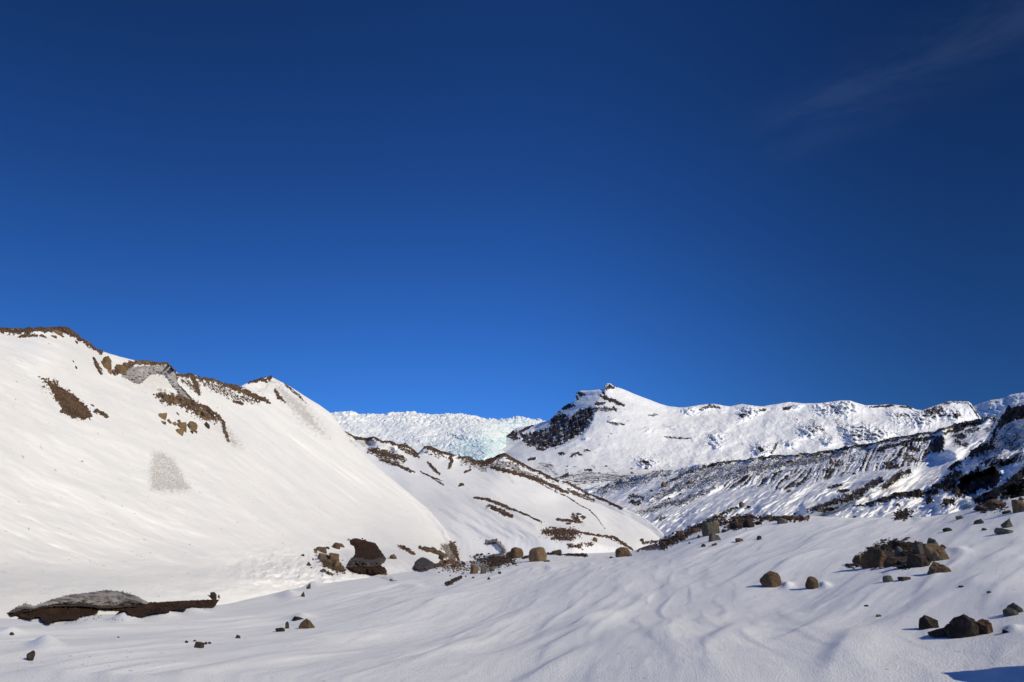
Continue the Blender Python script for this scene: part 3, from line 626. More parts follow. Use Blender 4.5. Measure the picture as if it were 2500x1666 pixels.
# ---- the snowy peak and its long shoulder
CLIFF = zz(5, [(540, 480), (575, 430), (620, 405), (700, 425), (720, 460), (800, 385), (900, 350), (940, 400), (925, 470), (880, 540), (830, 600), (700, 665), (600, 725), (440, 730), (330, 712), (285, 665), (285, 615), (350, 590), (430, 570), (540, 545)])
mtn_dirt = [('p', CLIFF, 0, .80), ('l', zz(5, [(650, 372), (690, 350), (750, 345)]), 4.5, .95), ('l', zz(5, [(790, 225), (850, 238)]), 4, .8), ('l', zz(5, [(782, 250), (790, 285)]), 3, .8),
    ('p', zz(5, [(1040, 195), (1043, 145), (1085, 138), (1125, 165), (1140, 185)]), 0, .9), ('l', zz(5, [(1000, 250), (1050, 275), (1120, 295), (1215, 345)]), 4.2, .9), ('l', zz(5, [(1020, 220), (1040, 240)]), 2, .8),
    ('l', zz(5, [(960, 325), (1040, 315)]), 4, .8), ('l', zz(5, [(930, 370), (1040, 372), (1150, 375)]), 5, .55), ('l', zz(5, [(1120, 350), (1145, 385)]), 3, .9),
    ('p', zz(5, [(130, 620), (180, 555), (240, 580), (265, 640), (200, 665)]), 0, .75), ('l', zz(5, [(250, 590), (320, 550), (390, 505)]), 3.5, .85), ('l', zz(5, [(270, 600), (300, 640)]), 4, .8),
    ('l', zz(5, [(1070, 490), (1220, 515)]), 3, .55), ('l', zz(5, [(420, 742), (500, 745)]), 3.5, .85), ('l', zz(5, [(340, 830), (400, 830)]), 4, .85), ('l', zz(5, [(620, 780), (680, 785)]), 3.5, .75),
    ('l', zz(5, [(730, 810), (790, 780), (820, 790)]), 4, .7), ('l', zz(5, [(860, 755), (900, 755)]), 3, .7), ('l', zz(5, [(640, 1000), (700, 980), (720, 985)]), 4, .8), ('l', zz(5, [(860, 935), (920, 930)]), 3, .85),
    ('l', zz(5, [(590, 1010), (900, 960), (1250, 1000), (1300, 990)]), 4, .42), ('l', zz(5, [(680, 1060), (900, 1010), (1200, 1010)]), 9, .40), ('l', zz(5, [(450, 900), (560, 900)]), 8, .42),
    ('l', zz(5, [(1380, 855), (1440, 860)]), 3.5, .75), ('l', zz(5, [(1590, 625), (1660, 640), (1830, 640)]), 2.4, .62), ('l', zz(5, [(1450, 430), (1530, 430)]), 3, .5), ('l', zz(5, [(1480, 950), (1660, 940)]), 3, .5),
    ('l', zz(5, [(1920, 380), (2000, 350), (2100, 360)]), 4, .6), ('l', zz(5, [(1590, 530), (1680, 560)]), 4, .3),
    ('l', zz(7, [(1090, 320), (1200, 310), (1280, 305)]), 2.4, .8), ('l', zz(7, [(1340, 315), (1410, 315), (1440, 340)]), 3, .8), ('p', zz(7, [(1520, 350), (1600, 320), (1680, 310), (1700, 360), (1620, 380), (1560, 385)]), 0, .62),
    ('l', zz(7, [(380, 335), (440, 320)]), 4, .7), ('l', zz(7, [(180, 345), (230, 340)]), 3, .65), ('l', zz(7, [(1770, 375), (1830, 385)]), 3.5, .65), ('l', zz(7, [(1900, 290), (1950, 350), (1980, 400)]), 2, .7),
    ('l', zz(7, [(30, 385), (80, 380)]), 5, .55), ('l', zz(7, [(180, 660), (210, 670)]), 4, .8), ('l', zz(7, [(280, 700), (330, 610)]), 3, .6), ('l', zz(7, [(170, 730), (220, 725)]), 3.5, .8), ('l', zz(7, [(700, 285), (840, 340)]), 3, .4),
    ('l', zz(7, [(1680, 290), (1750, 275), (1900, 285)]), 3, .45), ('l', zz(7, [(1300, 380), (1400, 390)]), 5, .42), ('l', zz(7, [(600, 430), (720, 520)]), 7, .36), ('l', zz(7, [(800, 420), (880, 500)]), 6, .36)]
P_CREST = [(1180, 1150, 1500), (1225, 1090, 1560), (1240, 1062, 1600), (1262, 1045, 1640), (1300, 1040, 1680), (1343, 1027, 1700), (1351, 1017, 1690), (1365, 1004, 1700), (1386, 988, 1720), (1402, 982, 1740), (1405, 972, 1745), (1407, 960, 1750), (1418, 955, 1760), (1455, 954, 1760), (1474, 951, 1760), (1477, 941, 1760), (1483, 937, 1760), (1490, 937, 1760), (1497, 943, 1765), (1519, 951, 1784), (1545, 962, 1809), (1572, 972, 1835),
           (1598, 983, 1861), (1625, 992, 1887), (1657, 997, 1918), (1678, 996, 1939), (1710, 990, 1969), (1742, 987, 1996), (1766, 992, 2017), (1784, 994, 2033), (1811, 988, 2056), (1840, 992, 2081), (1865, 994, 2103), (1889, 989, 2124), (1928, 983, 2158), (1964, 987, 2189), (2014, 985, 2231), (2053, 979, 2260), (2077, 980, 2278), (2095, 986, 2292),
           (2112, 992, 2305), (2172, 989, 2350), (2216, 992, 2383), (2237, 1001, 2399), (2252, 1003, 2410), (2276, 995, 2428), (2300, 986, 2446), (2318, 981, 2460), (2365, 982, 2495), (2371, 986, 2500), (2380, 1001, 2504), (2395, 1022, 2510), (2430, 1050, 2526), (2600, 1120, 2600)]
P_BASE = [(1180, 1180, 900), (1250, 1160, 938), (1400, 1150, 1020), (1500, 1148, 1073), (1700, 1140, 1180), (2000, 1130, 1400), (2600, 1130, 1600)]
P_LOW = [(1180, 1240, 420), (1300, 1215, 475), (1400, 1230, 520), (1500, 1230, 535), (1700, 1230, 565), (2600, 1230, 700)]
KNOBS = [z for z in zz(5, [(1110, 470), (1430, 860), (1640, 890), (1850, 860), (2080, 720), (2070, 650), (1950, 370), (2190, 450), (2320, 420), (1450, 560), (780, 700), (860, 640), (1800, 390)]) +
         zz(7, [(240, 450), (470, 410), (650, 480), (690, 560), (420, 330), (520, 300), (650, 310), (840, 345), (830, 470), (960, 500), (980, 580), (1080, 500), (1190, 520), (1320, 520), (1330, 410), (1280, 380), (1500, 410), (1600, 420), (40, 390), (320, 640), (200, 660), (450, 620), (560, 500), (730, 700), (1100, 560), (1650, 370), (1820, 380)])]
def mtn_relief(PX, PY, D, info):
    # the west face falls away behind the ridge under the summit
    q, sd, t = pdist(PX, PY, zz(5, [(1035, 150), (1010, 250), (960, 330), (950, 400), (900, 560), (830, 620), (700, 700), (560, 760)]))
    xr = np.interp(PY, [900+.2656*v for v in (150, 250, 330, 400, 560, 620, 700, 760)], [1200+.2656*v for v in (1035, 1010, 960, 950, 900, 830, 700, 560)])
    west = np.clip(xr-PX, 0, 230)
    win = sst(935, 975, PY)*sst(1108, 1085, PY)
    d = west*1.7*win
    lower = sst(1108, 1070, PY)
    rough = fbm(PX/55, PY/34, 4, 201)*20 + fbm(PX/18, PY/11, 3, 202)*2.2*sst(1500, 1750, PX)
    e = sst(1560, 1700, PX)
    rough = rough*(.45+.75*e)
    cl = sst(-5, 4, polysd(PX, PY, CLIFF))
    rk = cl*(ridged(PX/13, PY/45, 3, 205)*26 + gn(PX/40, PY/3.3, 206)*9 + fbm(PX/6, PY/5, 3, 207)*9)
    d = d + rough*sst(1200, 1120, PY)
    d = d + rk
    rs = random.Random(4)
    for (kx, ky) in KNOBS + [(x_+rs.uniform(-30, 30), y_+rs.uniform(-12, 14)) for x_, y_ in KNOBS if x_ > 1700]:
        w = rs.choice([7, 10, 14, 20, 28])*rs.uniform(.8, 1.2); h = w*rs.uniform(.45, .7)
        ix = np.where((abs(PX-kx) < w*3) & (abs(PY-ky) < h*3))
        x = PX[ix]; y = PY[ix]
        g = np.exp(-((x-kx)/w)**2-((y-ky)/h)**2*1.0)
        d[ix] = d[ix] - g*(.35+.65*ridged(x/18, y/10, 3, 9))*w*2.3*rs.uniform(.5, 1.3)
    # lower benches
    lo = sst(1120, 1160, PY)
    d = d + lo*(fbm(PX/70, PY/9, 4, 210)*9)*np.clip(D/600, .3, 1)
    return D + d
def mtn_mask(PX, PY, X, Y, D, Z, info):
    d = np.zeros(D.shape); paint(PX, PY, d, mtn_dirt)
    cl = sst(-3, 3, polysd(PX, PY, CLIFF))
    led = sst(.02, .4, gn(PX/22, (PY+.3*PX)/3.2, 55)+.6*fbm(PX/9, PY/9, 3, 56))
    d = np.where(cl > .5, np.minimum(d*1.22, .98), d); d = d*(1-cl*.54*led)
    lowb = sst(1122, 1150, PY)*(PY < 1260)
    d = np.maximum(d, lowb*np.clip(.10+.40*fbm(PX/24, PY/7, 4, 66), 0, .42))
    e = sst(1150, 1085, PY)*np.clip(-.12+.42*fbm(PX/30, PY/15, 4, 67), 0, .30)
    d = np.maximum(d, e*.9)
    return {'dirt': d, 'grime': np.zeros(D.shape)}
def mtn_z(X, Y, PX, PY, D, a):
    return (fbm(X/40, Y/90, 3, 3)*1.2)*sst(600, 1500, D) + a['dirt']*fbm(X/12, Y/30, 3, 8)*4*sst(600, 1500, D) + fbm(X/9, Y/14, 3, 6)*.5*(1-sst(600, 1500, D))
layer('mountain', 1180, 2600, 1400, [('rel', -40, -30), (6, P_LOW), (6, P_BASE), ('sho', 45, 22, .94), (0, P_CREST), ('rel', 60, -25), ('rel', 900, -500)],
      [5, 70, 270, 70, 14, 8], M_mtn, mtn_relief, mtn_z, mtn_mask, pyref=1080)

# ---- farther summit at the right edge
Q_CREST = [(2300, 1040, 3400), (2340, 1010, 3400), (2380, 996, 3400), (2400, 988, 3400), (2419, 982, 3400), (2454, 977, 3400), (2463, 970, 3400), (2480, 966, 3400), (2500, 964, 3400), (2700, 950, 3400)]
layer('far_mountain', 2300, 2700, 300, [('rel', -50, -60), (6, [(2300, 1110, 2800), (2700, 1110, 2800)]), (0, Q_CREST), ('rel', 60, -25), ('rel', 900, -500)],
      [5, 120, 10, 6], M_mtn, lambda PX, PY, D, i: D + fbm(PX/24, PY/12, 4, 301)*22 + (2460-PX)*1.6, lambda X, Y, PX, PY, D, a: fbm(X/12, Y/50, 4, 3)*2.5,
      lambda PX, PY, X, Y, D, Z, i: {'dirt': np.clip(.05+.55*fbm(PX/14, PY/6, 4, 12), 0, .55), 'grime': D*0}, pyref=1020)

# ---- the glacier tongue with its ice towers
G_CREST = [(700, 1010, 2500), (790, 1024, 2500), (820, 1025, 2500), (853, 1021, 2500), (871, 1027, 2500), (930, 1030, 2500), (962, 1025, 2500), (1005, 1022, 2500), (1030, 1028, 2500), (1080, 1029, 2500), (1129, 1028, 2500), (1161, 1033, 2450), (1187, 1038, 2400), (1214, 1035, 2350), (1226, 1030, 2300), (1249, 1024, 2300), (1264, 1021, 2300), (1288, 1023, 2300), (1306, 1026, 2300), (1341, 1030, 2300), (1420, 1040, 2300)]
def gl_relief(PX, PY, D, info):
    x = PX*1.0; y = (PY-1020)*2.0
    near = sst(1035, 1090, PY)
    right = sst(1080, 1180, PX+ (PY-1020)*.8)
    w = .10+.90*np.clip(near*.75*(.4+.6*right)+.8*right*near+.25*right, 0, 1)
    F1, F2, cid = worley(x/21+fbm(x/20, y/20, 3, 1)*.7, y/24+fbm(x/14, y/20, 3, 2)*.4, 4)
    G1, G2, cid2 = worley(x/8+fbm(x/6, y/6, 2, 3)*.5, y/9, 14)
    d = -(F2-F1)*22*w - (cid-.5)*24*w - (G2-G1)*3.4*(.03+.97*w) + fbm(x/70, y/50, 3, 6)*24 + (cid2-.5)*1.6*w
    info['F'] = (F1, F2, cid, G1, G2, w)
    return D + d
def gl_mask(PX, PY, X, Y, D, Z, info):
    F1, F2, cid, G1, G2, w = info['F']
    reg = .04 + 1.0*np.exp(-((PX-1170)/90.)**2-((PY-1098)/32.)**2) + .55*np.exp(-((PX-1265)/40.)**2-((PY-1032)/14.)**2) + .4*np.exp(-((PX-1215)/50.)**2-((PY-1065)/30.)**2)
    b = reg*(1.35-1.5*np.clip(F2-F1, 0, .8))*(.55+.6*fbm(PX/8, PY/6, 3, 6)+.35*cid)
    dd = np.clip(fbm(PX/9, PY/5, 3, 8)-.52, 0, .4)*sst(1150, 1250, PX)*.8
    return {'dirt': dd, 'blue': np.clip(b, 0, .68), 'grime': np.zeros(D.shape)}
def gl_z(X, Y, PX, PY, D, a):
    F1, F2, cid = worley(X/16, Y/40, 21)
    return sst(1046, 1024, PY)*(sst(.05, .5, F2-F1)*5*(.1+cid) - 2.5) + fbm(X/9, Y/26, 4, 2)*1.6 + fbm(X/40, Y/90, 3, 4)*3
layer('glacier', 760, 1420, 1150, [('rel', -60, -60), (12, [(700, 1190, 800), (1190, 1180, 820), (1245, 1180, 1250), (1300, 1170, 1700), (1420, 1170, 2000)]), (30, [(700, 1090, 1350), (1190, 1090, 1350), (1245, 1090, 1850), (1420, 1080, 2250)]), (0, G_CREST), ('rel', 60, -20), ('rel', 900, -500)],
      [5, 170, 230, 10, 6], M_gla, gl_relief, gl_z, gl_mask, pyref=1080)

# ================================================================ ROCKS
def rock_mat(name, c1, c2, c3, sc=3.0):
    m, t = new_mat(name)
    co = N(t, 'ShaderNodeTexCoord').outputs['Object']
    oi = N(t, 'ShaderNodeObjectInfo').outputs['Random']
    v = N(t, 'ShaderNodeVectorMath', {0: co}, operation='ADD'); 
    cmb = N(t, 'ShaderNodeCombineXYZ', {0: math_(t, 'MULTIPLY', oi, 37.), 1: math_(t, 'MULTIPLY', oi, 91.), 2: oi}).outputs[0]
    t.links.new(cmb, v.inputs[1]); v = v.outputs[0]
    n1 = noise(t, v, sc*1.1, 6, .7, .8); n2 = noise(t, v, sc*4.5, 6, .7); n3 = noise(t, v, sc*14, 4, .7)
    col = mixc(t, rng(t, n1, .36, .64), c1, c2)
    col = mixc(t, rng(t, n2, .50, .66, 0., .8), col, c3)
    col = mixc(t, rng(t, n2, .42, .28, 0., .6), col, (c1[0]*.5, c1[1]*.5, c1[2]*.5, 1))
    hs = N(t, 'ShaderNodeHueSaturation', {'Color': col, 'Value': rng(t, oi, 0., 1., .78, 1.22, False)}).outputs[0]
    p = N(t, 'ShaderNodeBsdfPrincipled', {'Base Color': hs, 'Roughness': .88, 'Specular IOR Level': .2})
    h = math_(t, 'ADD', math_(t, 'MULTIPLY', n2, 1.0), math_(t, 'MULTIPLY', n3, .5))
    b = N(t, 'ShaderNodeBump', {'Height': h, 'Strength': 1.0, 'Distance': .09})
    t.links.new(b.outputs[0], p.inputs['Normal'])
    N(t, 'ShaderNodeOutputMaterial', {'Surface': p.outputs[0]})
    return m
RM = {'brown': rock_mat('rock_brown', (.12, .072, .042, 1), (.20, .128, .072, 1), (.27, .19, .115, 1)),
      'tan': rock_mat('rock_tan', (.19, .118, .062, 1), (.27, .18, .098, 1), (.34, .25, .15, 1)),
      'grey': rock_mat('rock_grey', (.10, .09, .068, 1), (.165, .15, .115, 1), (.24, .22, .18, 1)),
      'dark': rock_mat('rock_dark', (.035, .026, .021, 1), (.075, .055, .042, 1), (.12, .095, .075, 1)),
      'rust': rock_mat('rock_rust', (.07, .036, .026, 1), (.13, .075, .052, 1), (.18, .12, .09, 1))}
def ico(sub):
    import bmesh
    b = bmesh.new(); bmesh.ops.create_icosphere(b, subdivisions=sub, radius=1)
    v = np.array([x.co[:] for x in b.verts]); f = np.array([[q.index for q in p.verts] for p in b.faces], np.int32); b.free()
    return v/np.linalg.norm(v, axis=1)[:, None], f
ICO = {s: ico(s) for s in (1, 2, 4, 5)}
def rock_verts(seed, sub, shape='block', rough=1.0):
    rs = np.random.RandomState(seed); v, f = ICO[sub]
    a1, a2, a3 = rs.uniform(0, 6.28), rs.uniform(-.45, .45), rs.uniform(-.45, .45)
    Rz = np.array([[math.cos(a1), -math.sin(a1), 0], [math.sin(a1), math.cos(a1), 0], [0, 0, 1]])
    Rx = np.array([[1, 0, 0], [0, math.cos(a2), -math.sin(a2)], [0, math.sin(a2), math.cos(a2)]])
    Ry = np.array([[math.cos(a3), 0, math.sin(a3)], [0, 1, 0], [-math.sin(a3), 0, math.cos(a3)]])
    if shape == 'wedge':
        nb = 4; an = np.arange(nb)*2*math.pi/nb + rs.uniform(-.4, .4, nb); up = rs.uniform(.35, .95, nb)
        box = np.stack([np.cos(an), np.sin(an), up], -1); box /= np.linalg.norm(box, axis=1)[:, None]; bd = rs.uniform(.38, .6, nb)
    else:
        box = np.array([[1, 0, 0], [-1, 0, 0], [0, 1, 0], [0, -1, 0], [0, 0, 1], [0, 0, -1]], float) + rs.normal(size=(6, 3))*.16
        box /= np.linalg.norm(box, axis=1)[:, None]
        bd = rs.uniform(.50, .66, 6) if shape != 'round' else rs.uniform(.74, .88, 6)
        if shape == 'slab': bd[4] *= .6
    box = box@Rz.T@Rx.T@Ry.T
    nc = {'block': 6, 'round': 12, 'wedge': 8, 'slab': 6}[shape]
    cut = rs.normal(size=(nc, 3)); cut /= np.linalg.norm(cut, axis=1)[:, None]
    cd = rs.uniform(.50, .76, nc) if shape != 'round' else rs.uniform(.74, .88, nc)
    nrm = np.concatenate([box, cut]); ds = np.concatenate([bd, cd])
    dots = np.clip(v@nrm.T, 1e-3, None); rr = ds[None, :]/dots
    k = 50.0 if shape != 'round' else 26.0
    r = np.power((np.power(np.clip(rr, .2, 50), -k)).sum(1) + 1.0, -1/k)
    n = fbm(v[:, 0]*1.6+seed*3.1, v[:, 1]*1.6+v[:, 2]*1.3, 4, seed)*.06 + fbm(v[:, 2]*4+seed, v[:, 1]*4-v[:, 0]*3, 4, seed+5)*.035
    # a cleft or two
    for i in range(2):
        a = rs.normal(size=3); a /= np.linalg.norm(a); q = v@a + rs.uniform(-.3, .3) + fbm(v[:, 0]*2, v[:, 2]*2, 3, seed+9+i)*.08
        n = n - .06*np.exp(-(q/.035)**2)
    p = v*(r+n*rough)[:, None]
    p[:, 0] /= max(abs(p[:, 0].min()), p[:, 0].max()); p[:, 1] /= abs(p[:, 1]).max(); p[:, 2] /= p[:, 2].max()
    return p, f
def mesh_from(name, co, f, mat, smooth=True):
    me = bpy.data.meshes.new(name)
    me.vertices.add(len(co)); me.vertices.foreach_set('co', co.astype(np.float32).ravel())
    me.loops.add(f.size); me.loops.foreach_set('vertex_index', f.ravel().astype(np.int32))
    k = f.shape[1]
    me.polygons.add(len(f)); me.polygons.foreach_set('loop_start', np.arange(0, f.size, k, dtype=np.int32)); me.polygons.foreach_set('loop_total', np.full(len(f), k, np.int32))
    me.update(calc_edges=True); me.polygons.foreach_set('use_smooth', np.full(len(f), smooth)); me.materials.append(mat); me.update()
    return me
CNT = [0]; USED = {}
def rock(zk, x, yb, w, h, tone, shape, label, group=None, cat='boulder', depth=None, sink=.32, only=None, name=None, dy=.75):
    ox, oy, s = ZM[zk]; px = ox+x*s; pb = oy+yb*s; w *= s; h *= s
    r = hit(px, pb-h*.10, only)
    if r is None: r = hit(px, pb+3, only)
    if r is None: print('MISS', label, px, pb); return None
    P, D, nm = r
    CNT[0] += 1; seed = 100+CNT[0]*7
    dist = P.y*cp + (P.z-EYE)*sp_
    sx = w/F*dist/2; hz = h/F*dist
    big = w > 14
    sub = 5 if w > 34 else (4 if w > 8 else 2)
    p, f = rock_verts(seed, sub, shape)
    sz = hz/(2-2*sink); sy = sx*(depth or random.Random(seed).uniform(.7, 1.0))
    co = p*np.array([sx, sy, sz])
    me = mesh_from('rock', co, f, RM[tone])
    nmx = name or ('boulder' if cat == 'boulder' else 'rock')
    o = bpy.data.objects.new(nmx, me); C.objects.link(o)
    dv = Vector((P.x, P.y, 0)).normalized()
    base = P + dv*(sy*dy)
    bz = hit(*[float(q) for q in proj(np.float64(math.atan2(P.x, P.y)), np.float64((P.z-EYE)/D))], only)
    o.location = (base.x, base.y, P.z + hz*.97 - sz)
    o.rotation_euler = (0, 0, -math.atan2(P.x, P.y))
    o['label'] = label; o['category'] = cat
    if group: o['group'] = group
    if big: HERO.append((P.x, P.y, sx))
    return o
HERO = []
